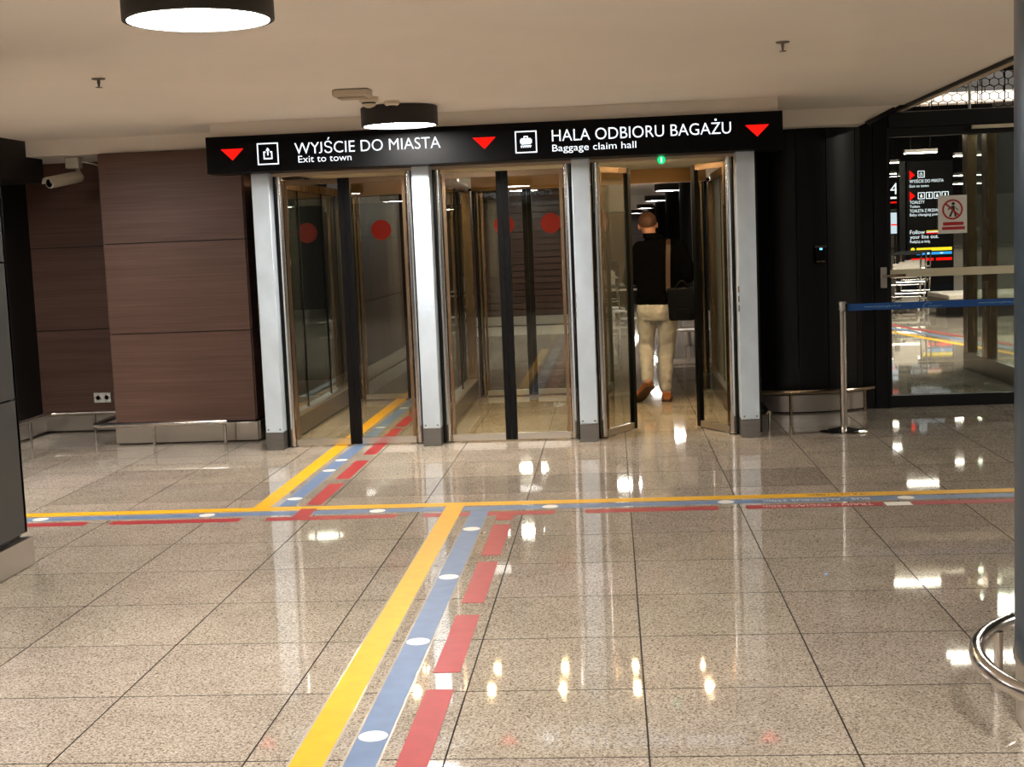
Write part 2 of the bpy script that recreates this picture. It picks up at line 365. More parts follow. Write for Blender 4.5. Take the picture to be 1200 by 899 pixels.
# ---- black curved wall between the gates and the glass door
bw = struct('wall_curved', (1.5, 8.18, 0), label='black curved metal wall right of the gates')
CB = (1.5, 8.18); 
edges = [233, 242, 252, 266, 284, 304, 322]
for a0, a1 in zip(edges, edges[1:]):
    ra, rb = math.radians(a0+.25), math.radians(a1-.25); n = 10
    rings = []
    for z in (.16, 2.315):
        rings.append(arc(CB[0], CB[1], .79, ra, rb, n, z) + list(reversed(arc(CB[0], CB[1], .765, ra, rb, n, z))))
    MB().loft(rings).build('curved_panel', 'black_panel', bw)
MB().loft([arc(CB[0], CB[1], .76, math.radians(234), math.radians(318), 40, z) for z in (.0, 2.312)]).build('core', 'black_wall', bw)
rings = []
for z in (.014, .15):
    rings.append(arc(CB[0], CB[1], .805, math.radians(233), math.radians(318), 40, z) + list(reversed(arc(CB[0], CB[1], .78, math.radians(233), math.radians(318), 40, z))))
MB().loft(rings).build('steel_plinth', 'steel', bw)
wp = struct('wall_black', label='black flat wall panels beside the glass door')
MB().box(1.0, 1.03, 6.41, 8.4, 0, 2.315).build('panel', 'black_panel', wp)
MB().box(1.98, 2.09, 7.56, 7.75, 0, 2.33).build('panel', 'black_panel', wp)
MB().box(2.095, 2.2, 7.55, 7.75, 0, 2.42).build('panel', 'black_panel', wp)

# ---- glass door with black frame on the right
d1 = struct('door_1', (2.7, 7.63, 0), label='black framed glass door into the baggage hall')
MB().box(2.205, 2.222, 7.56, 7.70, 0.0, 2.4).build('frame_post', 'black_matte', d1)
MB().box(2.21, 4.2, 7.56, 7.70, 2.30, 2.42).build('lintel', 'black_matte', d1)
MB().box(2.21, 4.2, 7.585, 7.675, 2.225, 2.298).build('top_rail', 'black_matte', d1)
MB().box(2.21, 4.2, 7.58, 7.68, .004, .098).build('bottom_rail', 'black_matte', d1)
MB().box(4.2, 4.3, 7.56, 7.70, 0, 2.42).build('frame_post', 'black_matte', d1)
MB().box(2.224, 4.2, 7.622, 7.634, .098, 2.226).build('glass_pane', 'glass', d1)
MB().box(2.224, 4.2, 7.612, 7.621, 1.08, 1.145).build('safety_band', 'band_beige', d1, label='beige safety band across the glass')
MB().box(2.88, 3.6, 7.535, 7.558, 2.262, 2.29).build('closer_rail', 'band_beige', d1)
h = MB().box(2.14, 2.19, 7.535, 7.552, 1.0, 1.17).build('lock_plate', 'steel', d1, bevel=.003)
MB().tube([(2.165, 7.54, 1.10), (2.165, 7.49, 1.10), (2.19, 7.485, 1.10), (2.33, 7.485, 1.10)], .011, 10).build('lever', 'chrome_warm', d1)

# ---- round rails guarding the walls
def rail(name, label, path, posts, r=.021, z=.175, pr=.014, rmat='chrome'):
    loc = (posts[0][0], posts[0][1], 0)
    t = thing(name, label, 'bumper rail', loc)
    MB().tube(path, r, 14).build('rail', rmat, t)
    for x, y in posts: MB().tube([(x, y, 0.001), (x, y, z)], pr, 12).build('post', rmat, t)
    return t
rail('bumper_rail', 'low chrome bumper rail wrapping the dark wood corner below the socket',
     [(-4.95, 5.1, .18), (-4.95, 7.35, .18), (-4.93, 7.45, .18), (-4.86, 7.48, .18), (-4.12, 7.48, .18)], [(-4.95, 7.08), (-4.55, 7.48), (-4.95, 5.8)])
rail('bumper_rail', 'low chrome bumper rail in front of the projecting wood wall',
     [(-4.22, 7.4, .18), (-4.22, 6.72, .18), (-4.21, 6.63, .18), (-4.16, 6.6, .18), (-3.13, 6.6, .18)], [(-3.725, 6.6), (-3.15, 6.6)])
rail('bumper_rail', 'curved chrome bumper rail round the foot of the black curved wall',
     arc(CB[0], CB[1], .9, math.radians(237), math.radians(308), 36, .19),
     [(CB[0]+.9*math.cos(math.radians(q)), CB[1]+.9*math.sin(math.radians(q))) for q in (261, 302, 240)], rmat='chrome_warm')
rail('bumper_rail', 'short chrome bumper rail stub behind the right gate post',
     [(1.086, 6.42, .14), (1.07, 6.8, .155), (1.06, 7.3, .17)], [(1.086, 6.415)], r=.018, z=.14, pr=.009)
t = thing('ring_rail', 'chrome ring rail round the foot of the blue grey column', 'bumper rail', (1.62, .17, 0))
MB().tube([(1.62+.62*math.cos(q), .17+.62*math.sin(q), .2) for q in (2*PI*i/72 for i in range(72))], .025, 16, loop=True).build('rail', 'chrome', t)
for q in (144, 36, 252, 324):
    x, y = 1.62+.595*math.cos(math.radians(q)), .17+.595*math.sin(math.radians(q))
    MB().tube([(x, y, .001), (x, y, .2)], .015, 12).build('post', 'chrome', t)

# ================================================================ LAMPS
def lamp_proto():
    t = thing('ceiling_lamp', 'x', 'lamp', (0, 0, 0), 'round black ceiling lamps')
    MB().lathe([(.255, 0), (.262, -.006), (.262, -.128), (.256, -.13), (.245, -.13), (.245, -.118), (.0, -.118)], (0, 0, 0), 56).build('housing', 'lamp_black', t)
    MB().lathe([(.243, -.117), (.243, -.124), (.0001, -.1245)], (0, 0, 0), 48).build('diffuser', 'lamp_light', t)
    return t
LAMPS = [((-1.475, .93), 'large round black ceiling lamp at the top left, nearest the camera'), ((-1.475, 5.5), 'round black ceiling lamp just in front of the hanging sign'),
         ((1.05, 22.0), 'round black hall lamp above the man, nearest of the row'), ((1.05, 29.4), 'round black hall lamp above the man, second of the row'),
         ((1.03, 38.3), 'round black hall lamp above the man, third of the row'), ((.9, 47.0), 'round black hall lamp above the man, farthest of the row')]
OUT = [(-4.3, 4.3), (-6.65, 4.0), (1.1, -1.9), (-4.07, -1.56)] + [(x, y) for y in (-4.2, -8.8) for x in (-4.07, -1.475, 1.1)] + [(-6.65, .95), (4.6, -4.4), (-1.3, 13.8), (-1.475, 18.8), (.1, 17.0)]  # unseen lamps, mostly added to brighten the room; one inferred from its reflection
proto = lamp_proto()
for k, (xy, lab) in enumerate(LAMPS + [(q, 'unseen round black ceiling lamp from a mostly added set') for q in OUT]):
    o = proto if k == 0 else copy_tree(proto)
    o.location = (xy[0], xy[1], 2.45); o['label'] = lab

# ---- small fittings on the ceiling
def sprinkler(x, y, label):
    t = thing('sprinkler', label, 'sprinkler', (x, y, 2.45), 'ceiling sprinklers')
    MB().lathe([(.036, 0), (.034, -.006), (.012, -.010)], (x, y, 2.45), 20).build('rosette', 'steel_dark', t)
    MB().lathe([(.007, -.008), (.009, -.02), (.006, -.035), (.004, -.045)], (x, y, 2.45), 10).build('stem', 'steel_dark', t)
    MB().lathe([(.004, -.043), (.018, -.046), (.018, -.049)], (x, y, 2.45), 16).build('deflector', 'steel_dark', t)
sprinkler(-2.73, 3.28, 'small dark sprinkler head on the ceiling above the wood wall')
sprinkler(.829, 3.2, 'small dark sprinkler head on the ceiling right of centre')
t = thing('ceiling_speaker', 'flat cream ceiling box left of the smoke detector', 'ceiling fitting', (-1.58, 4.36, 2.45))
MB().box(-1.69, -1.47, 4.28, 4.44, 2.405, 2.449).build('housing', 'cream_plastic', t, bevel=.012)
MB().box(-1.66, -1.5, 4.30, 4.42, 2.395, 2.404).build('lower_plate', 'beige_trim', t)
t = thing('smoke_detector', 'cream smoke detector with dark slots near the second lamp', 'detector', (-1.56, 4.8, 2.45))
MB().lathe([(.062, 0), (.062, -.022), (.05, -.034)], (-1.56, 4.8, 2.45), 28).build('base', 'cream_plastic', t)
MB().lathe([(.044, -.034), (.044, -.044)], (-1.56, 4.8, 2.45), 28).build('slot_ring', 'black_matte', t)
MB().lathe([(.048, -.044), (.04, -.056), (.018, -.066), (.008, -.068)], (-1.56, 4.8, 2.45), 28).build('cap', 'cream_plastic', t)
t = thing('ceiling_sensor', 'small flat cream sensor right of the smoke detector', 'detector', (-1.50, 5.1, 2.45))
MB().lathe([(.05, 0), (.05, -.02), (.035, -.03)], (-1.46, 5.1, 2.45), 24).build('base', 'cream_plastic', t)
MB().lathe([(.03, -.03), (.02, -.036)], (-1.46, 5.1, 2.45), 16).build('window', 'dark_lens', t)
# ================================================================ SIGN OVER THE GATES
S0, S1, SZ0, SZ1, SY = -2.985, 1.175, 2.083, 2.348, 6.0
t = thing('overhead_sign', 'long black overhead sign pointing to town exit and baggage claim', 'sign', (-.9, SY, SZ0))
MB().box(S0, S1, SY, SY+.34, SZ0, SZ1).build('panel', 'black_sign', t, bevel=.004)
for x in (-2.4, -.9, .6): MB().box(x-.012, x+.012, SY+.1, SY+.124, SZ1, 2.45).build('hanger', 'black_matte', t)
front = lambda u, v, d: (u, SY-.0005-d, v)
def split_words(me, n, mat, parent):
    """one lettering part per word: cut a line of text at its widest gaps"""
    bm = bmesh.new(); bm.from_mesh(me); bm.verts.ensure_lookup_table(); seen = set(); isl = []
    for v in bm.verts:
        if v.index in seen: continue
        st = [v]; seen.add(v.index); grp = []
        while st:
            q = st.pop(); grp.append(q)
            for e in q.link_edges:
                w = e.other_vert(q)
                if w.index not in seen: seen.add(w.index); st.append(w)
        isl.append((min(q.co.x for q in grp), max(q.co.x for q in grp), {q.index for q in grp}))
    isl.sort(key=lambda a: a[0]); gaps = []; hi = isl[0][1]
    for i in range(1, len(isl)):
        gaps.append((isl[i][0]-hi, i)); hi = max(hi, isl[i][1])
    cuts = [0]+sorted(i for g, i in sorted(gaps, reverse=True)[:n-1])+[len(isl)]; bm.free(); out = None
    for a, b in zip(cuts, cuts[1:]):
        keep = set().union(*[x[2] for x in isl[a:b]])
        idx = {v: i for i, v in enumerate(sorted(keep))}
        m2 = bpy.data.meshes.new('lettering'); m2.from_pydata([tuple(me.vertices[v].co) for v in sorted(keep)], [], [tuple(idx[v] for v in p.vertices) for p in me.polygons if p.vertices[0] in keep])
        out = link('lettering', m2, mat, parent)
    bpy.data.meshes.remove(me); return out
def put_text(parent, s, x0, x1, zb, cap, fn=None, mat='letter_light', y=SY, **k):
    me = text_mesh(s, x1-x0, cap, (lambda u, v, d: (x0+u, y-.0005-d, zb+v)) if fn is None else fn, **k)
    return split_words(me, len(s.split()), mat, parent)
put_text(t, 'WYJŚCIE DO MIASTA', -2.328, -1.262, 2.197, .083)
put_text(t, 'Exit to town', -2.305, -1.915, 2.137, .049)
put_text(t, 'HALA ODBIORU BAGAZU', -.458, .812, 2.205, .083); ZDOT = t
def glyph_x(pre, whole, x0, x1):            # where the next letter after a prefix starts, as fitted
    wid = lambda q: max(v.co.x for v in text_mesh(q, None, .7, lambda u, v, d: (u, v, d)).vertices)
    k = (x1-x0)/wid(whole); return x0+k*(wid(pre+'Z')-wid('Z')), x0+k*wid(pre+'Z')
za, zb = glyph_x('HALA ODBIORU BAGA', 'HALA ODBIORU BAGAZU', -.458, .812)
MB().box((za+zb)/2-.007, (za+zb)/2+.007, SY-.0013, SY-.0005, 2.298, 2.311).build('letter_dot', 'letter_light', t)
put_text(t, 'Baggage claim hall', -.458, .14, 2.134, .049)
for cx in (-2.79, -.945, .995):
    MB().prism([(cx-.083, 2.256), (cx+.083, 2.256), (cx, 2.174)], .0005, .002, front).build('red_arrow', 'arrow_light', t, label='red triangle pointing down')
def frame_icon(cx, cz, h, parent, inner, fn=front, w=.008):
    m = MB()
    for a in ((cx-h, cx+h, cz+h-w, cz+h), (cx-h, cx+h, cz-h, cz-h+w), (cx-h, cx-h+w, cz-h, cz+h), (cx+h-w, cx+h, cz-h, cz+h)):
        m.prism([(a[0], a[2]), (a[1], a[2]), (a[1], a[3]), (a[0], a[3])], .0005, .002, fn)
    m.build('pictogram_frame', 'letter_light', parent)
    m = MB()
    for poly in inner: m.prism([(cx+u*h, cz+v*h) for u, v in poly], .0005, .002, fn)
    return m.build('pictogram', 'letter_light', parent)
R4 = lambda a, b, c, d: [(a, c), (b, c), (b, d), (a, d)]
EXITP = [R4(-.42, .42, -.5, -.38), R4(-.42, -.31, -.38, .22), R4(.31, .42, -.38, .22), R4(-.31, -.2, .11, .22), R4(.2, .31, .11, .22), R4(-.055, .055, -.14, .34), [(-.19, .3), (.19, .3), (0, .58)]]
BAGP = [R4(-.44, .44, -.22, .34), R4(-.2, -.1, .34, .52), R4(.1, .2, .34, .52), R4(-.2, .2, .46, .54), R4(-.5, .5, -.40, -.32)] + [R4(-.48+i*.2, -.38+i*.2, -.52, -.42) for i in range(5)] + [R4(-.54, -.48, -.12, .24), R4(.48, .54, -.12, .24)]
frame_icon(-2.527, 2.21, .078, t, EXITP); frame_icon(-.645, 2.21, .078, t, BAGP)

# sign over the camera, seen mirrored in the gate glass
YB = -4.6
t = thing('transfer_sign', 'black transfer flights sign, seen mirrored in the gate glass', 'sign', (-.9, YB, 2.08))
MB().box(-3.1, 1.2, YB-.3, YB, 2.083, 2.348).build('panel', 'black_sign', t)
back = lambda x1, zb: (lambda u, v, d: (x1-u, YB+.0005+d, zb+v))
put_text(t, 'LOTY PRZESIADKOWE', -.6, .55, 0, .083, fn=back(.45, 2.2)); put_text(t, 'Connecting flights', -2.3, -1.2, 0, .075, fn=back(-.95, 2.2))

# ================================================================ GATES
PX = [-2.651, -1.446, -.267, .921]            # post centres
PW = .066; YF = 6.34; YR = 9.31; HZ = 2.03
WHICH = ['leftmost', 'second', 'third', 'rightmost']
for k, x in enumerate(PX):
    yy = 6.2 - .017*k
    t = thing('gate_post', '%s of the four silver gate posts under the black sign' % WHICH[k], 'post', (x, yy, 0), 'silver gate posts')
    MB().box(x-PW, x+PW, yy, yy+.20, .135, 2.083).build('post_body', 'post_silver', t, bevel=.004)
    MB().box(x-PW-.002, x+PW+.002, yy-.003, yy+.205, .001, .133).build('plinth', 'plinth_grey', t, bevel=.002)
    for s in (-1, 1):
        m = MB().lathe([(.007, 0), (.007, .003), (.004, .005)], (0, 0, 0), 10); m.v = [(x+s*.045+p[0], yy-p[2], .158+p[1]) for p in m.v]
        m.build('screw', 'steel_dark', t)
    # little latch strip on the right edge
    for q in range(3): MB().box(x-PW-.004, x-PW+.004, yy-.002, yy+.03, .93+q*.07, .975+q*.07).build('latch', 'steel_dark', t)

def leaf(parent, hx, hy, ang, length, dot=True, handle=False):
    """door leaf hinged at (hx, hy), direction ang in plan; returns the leaf part"""
    d = Vector((math.cos(ang), math.sin(ang), 0)); nrm = Vector((-d.y, d.x, 0)); H = Vector((hx, hy, 0)); Z = Vector((0, 0, 1))
    z0, z1 = .012, HZ
    a, b = .03, length
    L = MB().obox(H + d*(a+.012) + Z*((z0+z1)/2), d*.012, nrm*.014, Z*((z1-z0)/2)).build('door_leaf', 'steel_bronze', parent)
    MB().obox(H + d*((a+b)/2) + Z*((.06+z1-.04)/2), d*((b-a)/2-.01), nrm*.005, Z*((z1-.04-.06)/2)).build('glass_pane', 'glass', L)
    MB().obox(H + d*((a+b)/2) + Z*.036, d*((b-a)/2), nrm*.016, Z*.024).build('bottom_rail', 'steel', L)
    MB().obox(H + d*((a+b)/2) + Z*(z1-.02), d*((b-a)/2), nrm*.016, Z*.02).build('top_rail', 'steel_bronze', L)
    MB().obox(H + d*(b-.02) + Z*((z0+z1)/2), d*.022, nrm*.019, Z*((z1-z0)/2)).build('meeting_stile', 'black_rubber', L)
    if dot:
        c = H + d*((a+b)/2) + Z*1.665; m = MB(); rings = []
        for off in (.0055, .007):
            rings.append([tuple(c - nrm*off*(1 if nrm.y > 0 else -1) + d*.098*math.cos(q) + Z*.098*math.sin(q)) for q in (2*PI*i/32 for i in range(32))])
        m.loft(rings).build('warning_dot', 'dot_red', L, label='red warning dot on the glass')
    return L
LANE = ['left', 'middle', 'right']
for k in range(3):
    xl, xr = PX[k]+PW, PX[k+1]-PW; xc = (xl+xr)/2
    for row, y in (('front', YF), ('rear', YR)):
        open_ = (k == 2)
        lab = '%s glass double gate of the %s lane, %s' % (row, LANE[k], 'standing open' if open_ else 'closed')
        t = thing('double_gate', lab, 'gate', (xc, y, 0), '%s gates' % row)
        hl, hr = xl+.045, xr-.045; ln = (hr-hl)/2
        if not open_: al, ar = 0, PI
        elif row == 'front': al, ar = math.radians(60), PI-math.radians(62)
        else: al, ar = math.radians(82), PI-math.radians(84)
        leaf(t, hl, y, al, ln-.003, dot=(row == 'rear')); leaf(t, hr, y, ar, ln-.003, dot=(row == 'rear'))
        for hx in (hl, hr):
            MB().tube([(hx, y, .001), (hx, y, HZ+.03)], .024, 20).build('pivot_tube', 'chrome' if row == 'front' else 'chrome_warm', t)
            s = -1 if hx == hl else 1
            MB().box(min(hx+s*.026, hx+s*.041), max(hx+s*.026, hx+s*.041), y-.02, y+.05, .001, HZ+.03).build('rebate', 'black_rubber', t)
            MB().lathe([(.034, .001), (.034, .012), (.026, .016)], (hx, y, 0), 16).build('foot', 'steel_dark', t)
        if row == 'front':
            MB().box(xl+.003, xr-.003, y-.04, y+.1, HZ+.031, 2.082).build('header', 'beige_trim', t)
        else:
            bow = lambda x: y-.09-.05*math.sin(PI*(x-xl)/(xr-xl))
            MB().loft([[(x, bow(x), 2.0), (x, y+.1, 2.0), (x, y+.1, 2.13), (x, bow(x), 2.13)] for x in [xl+(xr-xl)*i/16 for i in range(17)]]).build('drum_header', 'drum_bronze', t)
    if k == 2:
        y = YF-.042
        m = MB().lathe([(.03, 0), (.03, .012)], (0, 0, 0), 24)
        m.v = [(xc-.0+p[0], y-p[2], 2.055+p[1]) for p in m.v]
        o = tag(m.build('lane_signal', 'green_light', None), 'small green lane signal above the open gate', 'signal light')
        m = MB(); m.box(xc-.005, xc+.005, y-.015, y-.0125, 2.037, 2.073); m.build('signal_bar', 'letter_light', o)
# side partitions of the lanes: framed glass on a steel kick box
for k, x in enumerate(PX):
    t = thing('glass_partition', ['framed glass side wall left of the leftmost lane', 'framed glass wall between the left and middle lanes', 'framed glass wall between the middle and open lanes', 'grey panelled side wall right of the open lane'][k], 'partition', (x, 7.8, 0), 'lane partitions')
    y0, y1 = 6.42, 9.26
    MB().box(x-.05, x+.05, y0, y1, .02, .17).build('kick_box', 'steel_dark', t, bevel=.004)
    MB().box(x-.056, x+.056, y0, y1, .172, .19).build('kick_cap', 'steel', t)
    MB().box(x-.035, x+.035, y0, y1, 1.99, 2.06).build('top_rail', 'steel_bronze', t)
    ys = [y0, y0+.95, y0+1.9, y1]
    for a, b in zip(ys, ys[1:]): MB().box(x-.006, x+.006, a+.01, b-.01, .19, 1.99).build('infill_panel' if k == 3 else 'glass_pane', 'panel_green' if k == 3 else 'glass_green', t)
    for a in ys[1:-1]: MB().box(x-.012, x+.012, a-.007, a+.007, .19, 1.99).build('glazing_joint', 'black_rubber', t)
    if k == 0: MB().box(x-.075, x-.065, y0, y1, .02, 2.06).build('back_panel', 'black_wall', t)  # added dark backing that keeps lane light off the wood wall
    MB().box(x-.05, x+.05, y1-.02, y1+.12, .19, 2.0).build('end_post', 'steel_bronze', t, bevel=.004)
# lane roof with warm downlights
rf = struct('ceiling_lanes', label='cream soffit over the gate lanes')
MB().box(PX[0]-.06, PX[3]+.06, 6.38, 9.5, 2.13, 2.32).build('soffit', 'plaster', rf)
pr = None
for k in range(3):
    xc = (PX[k]+PX[k+1])/2
    for a, y in enumerate((6.85, 7.42)):
        for s in (-1, 1):
            if pr is None:
                pr = thing('downlight', 'x', 'lamp', (0, 0, 0), 'small warm downlights over the lanes')
                MB().lathe([(.036, 0), (.036, -.004), (.028, -.006), (.026, -.001)], (0, 0, 0), 20, caps=False).build('bezel', 'steel', pr)
                MB().lathe([(.026, -.001), (.026, -.003)], (0, 0, 0), 16).build('bulb', 'spot_light', pr); o = pr
            else: o = copy_tree(pr)
            o.location = (xc+s*.29, y, 2.13); o['label'] = '%s %s warm downlight in the soffit of the %s lane' % (('near', 'far')[a], ('left', 'right')[s > 0], LANE[k])
            o['group'] = 'warm downlights of the %s lane' % LANE[k]

# ================================================================ FLOOR LINES
def strip(name, label, mat, x0, x1, y0, y1, dots=(), z=.0012, film=True):
    t = thing(name, label, 'floor line', ((x0+x1)/2, (y0+y1)/2, 0))
    if film: 
        e = .008
        MB().box(x0-e, x1+e, y0-e*0, y1+e*0, .0002, .0006).build('clear_film', 'tape_film', t) if (y1-y0) > (x1-x0) else MB().box(x0, x1, y0-e, y1+e, .0002, .0006).build('clear_film', 'tape_film', t)
    MB().box(x0, x1, y0, y1, .0004, z).build('stripe', mat, t)
    for x, y in dots: MB().lathe([(.046, 0), (.046, .0006)], (x, y, z), 24).build('white_dot', 'tape_white', t)
    return t
def dashes(label, rects, mat='tape_red', z=.0012):
    t = thing('red_floor_line', label, 'floor line', ((rects[0][0]+rects[0][1])/2, (rects[0][2]+rects[0][3])/2, 0))
    for r in rects: MB().box(*r, .0004, z).build('dash', mat, t)
    return t
CYY, CBY, CRY = (3.838, 3.938), (3.70, 3.795), (3.545, 3.64)
strip('yellow_floor_line', 'yellow line crossing the whole floor in front of the gates', 'tape_yellow', -5.4, 5.5, *CYY)
strip('yellow_floor_line', 'yellow line running from the camera up to the crossing lines', 'tape_yellow', -1.06, -.957, -2.2, 3.838, z=.0018)
strip('yellow_floor_line', 'yellow line running from the crossing lines into the left lane', 'tape_yellow', -2.222, -2.122, 3.938, 12.5, z=.0018)
strip('blue_floor_line', 'blue line with white dots crossing the floor before the gates', 'tape_blue', -5.4, 5.5, *CBY,
      dots=[(-4.43, 3.75), (-3.44, 3.75), (-2.445, 3.75), (-1.447, 3.75), (-.455, 3.75), (.535, 3.75), (1.53, 3.75), (2.52, 3.75)])
strip('blue_floor_line', 'blue dotted line running from the camera up to the crossing', 'tape_blue', -.897, -.799, -2.2, 3.69, z=.0016, dots=[(-.848, .19), (-.848, 1.182), (-.848, 2.175), (-.848, 3.198), (-.848, -.8)])
strip('blue_floor_line', 'blue dotted line running from the crossing into the left lane', 'tape_blue', -2.076, -1.984, 3.97, 12.5, z=.0016, dots=[(-2.03, 4.187), (-2.03, 5.195), (-2.03, 5.631), (-2.03, 7.3), (-2.03, 8.6)])
dashes('red dashed line running from the camera up to the crossing', [(-.741, -.645, a, b) for a, b in ((-2.0, -1.27), (-1.09, -.27), (-.09, .622), (.803, 1.54), (1.725, 2.453), (2.585, 3.29), (3.41, 3.54))], z=.0016)
dashes('red dashed line running from the crossing into the left lane', [(-1.918, -1.822, a, b) for a, b in ((3.64, 3.87), (3.985, 4.68), (4.845, 5.585), (5.85, 6.42), (6.6, 7.2), (7.32, 7.98), (8.1, 8.85), (9.0, 9.7))], z=.0016)
t = dashes('red dashed line crossing the floor in front of the gates', [(a, b, *CRY) for a, b in ((-5.0, -4.3), (-4.15, -3.1), (-2.96, -2.205), (-2.056, -1.312), (-1.16, -.42), (-.253, .482), (.632, 1.377), (1.533, 2.4), (2.55, 3.3))])
MB().box(1.385, 1.525, CRY[0], CRY[1], .0002, .0006).build('clear_film', 'tape_white', t)
def floor_text(s, x1, x0, yc, mat, lab):
    me = text_mesh(s, x1-x0, .05, lambda u, v, d: (x1-u, yc+.025-v, .0012+d), extrude=.0003)
    tag(link('floor_lettering', me, mat), lab, 'lettering')
floor_text('TAXI - 100m', 1.327, 1.01, 3.888, 'print_black', 'small black taxi lettering on the yellow crossing line')
floor_text('BUS - AUTOBUS 250m', 1.33, .745, 3.75, 'tape_white', 'small white bus lettering on the blue crossing line')
floor_text('TRAIN - POCIĄG 250m', 1.32, .727, 3.595, 'tape_white', 'small white train lettering on the red crossing line')
# ================================================================ SMALL THINGS IN THE FOREGROUND
t = thing('wall_socket', 'white double power socket on the recessed wood wall', 'socket', (-4.53, 7.65, .245))
MB().box(-4.607, -4.453, 7.638, 7.65, .248, .335).build('plate', 'white_plastic', t, bevel=.003)
for x in (-4.567, -4.493):
    m = MB().lathe([(.026, 0), (.026, .003), (.021, .003), (.019, -.004), (.0, -.004)], (0, 0, 0), 24); m.v = [(x+p[0], 7.638-p[2], .292+p[1]) for p in m.v]
    o = m.build('outlet', 'white_plastic', t)
    m = MB()
    for s in (-.009, .009):
        q = MB().lathe([(.0035, .0), (.0035, .002)], (0, 0, 0), 8); n = len(m.v); m.v += [(x+s+p[0], 7.642-p[2]-.0, .292+p[1]) for p in q.v]; m.f += [tuple(n+i for i in f) for f in q.f]
    m.build('pin_hole', 'dark_lens', o)

# security camera under the ceiling of the recess
t = thing('security_camera', 'cream bullet security camera hanging in the left corner', 'camera', (-4.4, 7.0, 2.325))
MB().box(-4.44, -4.33, 6.97, 7.07, 2.235, 2.324).build('junction_box', 'white_plastic', t, bevel=.006)
MB().tube([(-4.36, 7.02, 2.24), (-4.345, 7.02, 2.20), (-4.34, 7.0, 2.15)], .016, 12).build('bracket_arm', 'cream_plastic', t)
A, B = Vector((-4.33, 7.02, 2.165)), Vector((-4.475, 6.72, 2.11)); dv = (B-A).normalized()
MB().tube([A, A+dv*.02, B], [.03, .04, .043], 20).build('body', 'cream_plastic', t)
MB().tube([B-dv*.002, B+dv*.004], [.043, .041], 20).build('front_ring', 'white_plastic', t)
MB().tube([B+dv*.003, B+dv*.007], [.034, .033], 20).build('lens', 'dark_lens', t)
sd = dv.cross(Vector((0, 0, 1))).normalized(); up = sd.cross(dv)
rings = []
for q in (A+dv*.03, B+dv*.03):
    rings.append([q + sd*.052*math.cos(a) + up*.052*math.sin(a) for a in (PI*i/10 for i in range(11))] + [q + sd*.048*math.cos(a) + up*.048*math.sin(a) for a in (PI*(10-i)/10 for i in range(11))])
MB().loft(rings).build('sun_shield', 'cream_plastic', t)
MB().tube([(-4.34, 7.03, 2.29), (-4.24, 7.04, 2.27), (-4.15, 7.0, 2.24), (-4.10, 6.95, 2.25)], .005, 8).build('cable', 'white_plastic', t)

# stanchion with blue belt
def stanchion(x, y, label):
    t = thing('stanchion', label, 'stanchion', (x, y, 0), 'belt stanchions')
    MB().lathe([(.178, .001), (.178, .008), (.17, .014), (.10, .026), (.045, .033), (.03, .04)], (x, y, 0), 48).build('base', 'chrome', t)
    MB().tube([(x, y, .035), (x, y, .905)], .026, 24).build('pole', 'chrome', t)
    MB().lathe([(.029, .905), (.029, .965), (.026, .968)], (x, y, 0), 24).build('head', 'steel', t)
    MB().box(x+.022, x+.034, y-.028, y+.028, .895, .955).build('belt_cassette', 'black_matte', t)
    return t
t = stanchion(1.62, 6.3, 'chrome stanchion on a round base holding the blue belt')
bl = MB().box(1.655, 3.33, 6.2985, 6.3015, .898, .948).build('belt', 'belt_blue', t, label='blue printed belt')
for k in range(3):
    x = 1.78+k*.82
    me = text_mesh('www.airport.gdansk.pl', .26, .013, lambda u, v, d: (x+u, 6.298-d, .918+v), extrude=.0004); link('print', me, 'belt_print', bl)
    xl = x+.46
    MB().tube([(xl+.035*math.cos(a), 6.298, .915+.022*math.sin(a)) for a in (PI*(.25+1.0*i/14) for i in range(15))], .0016, 6).build('emblem', 'belt_print', bl)
    me = text_mesh('airport', .10, .010, lambda u, v, d: (xl+.0+u, 6.298-d, .910+v), extrude=.0004); link('print', me, 'belt_print', bl)
stanchion(3.36, 6.3, 'second chrome stanchion, hidden behind the blue grey column')

# card reader on the curved wall
ra = math.radians(279.5); cx, cy = 1.5+.792*math.cos(ra), 8.18+.792*math.sin(ra)
t = thing('card_reader', 'small black card reader with blue light on the curved wall', 'card reader', (cx, cy, 1.24))
MB().box(cx-.045, cx+.045, cy-.04, cy+.004, 1.23, 1.37).build('housing', 'black_sign', t, bevel=.006)
MB().box(cx-.047, cx+.047, cy-.046, cy-.038, 1.352, 1.372).build('top_edge', 'chrome_warm', t)
MB().box(cx-.035, cx+.035, cy-.046, cy-.038, 1.236, 1.25).build('bottom_edge', 'chrome_warm', t)
MB().box(cx-.008, cx+.012, cy-.047, cy-.0405, 1.336, 1.35).build('status_light', 'led_blue', t)

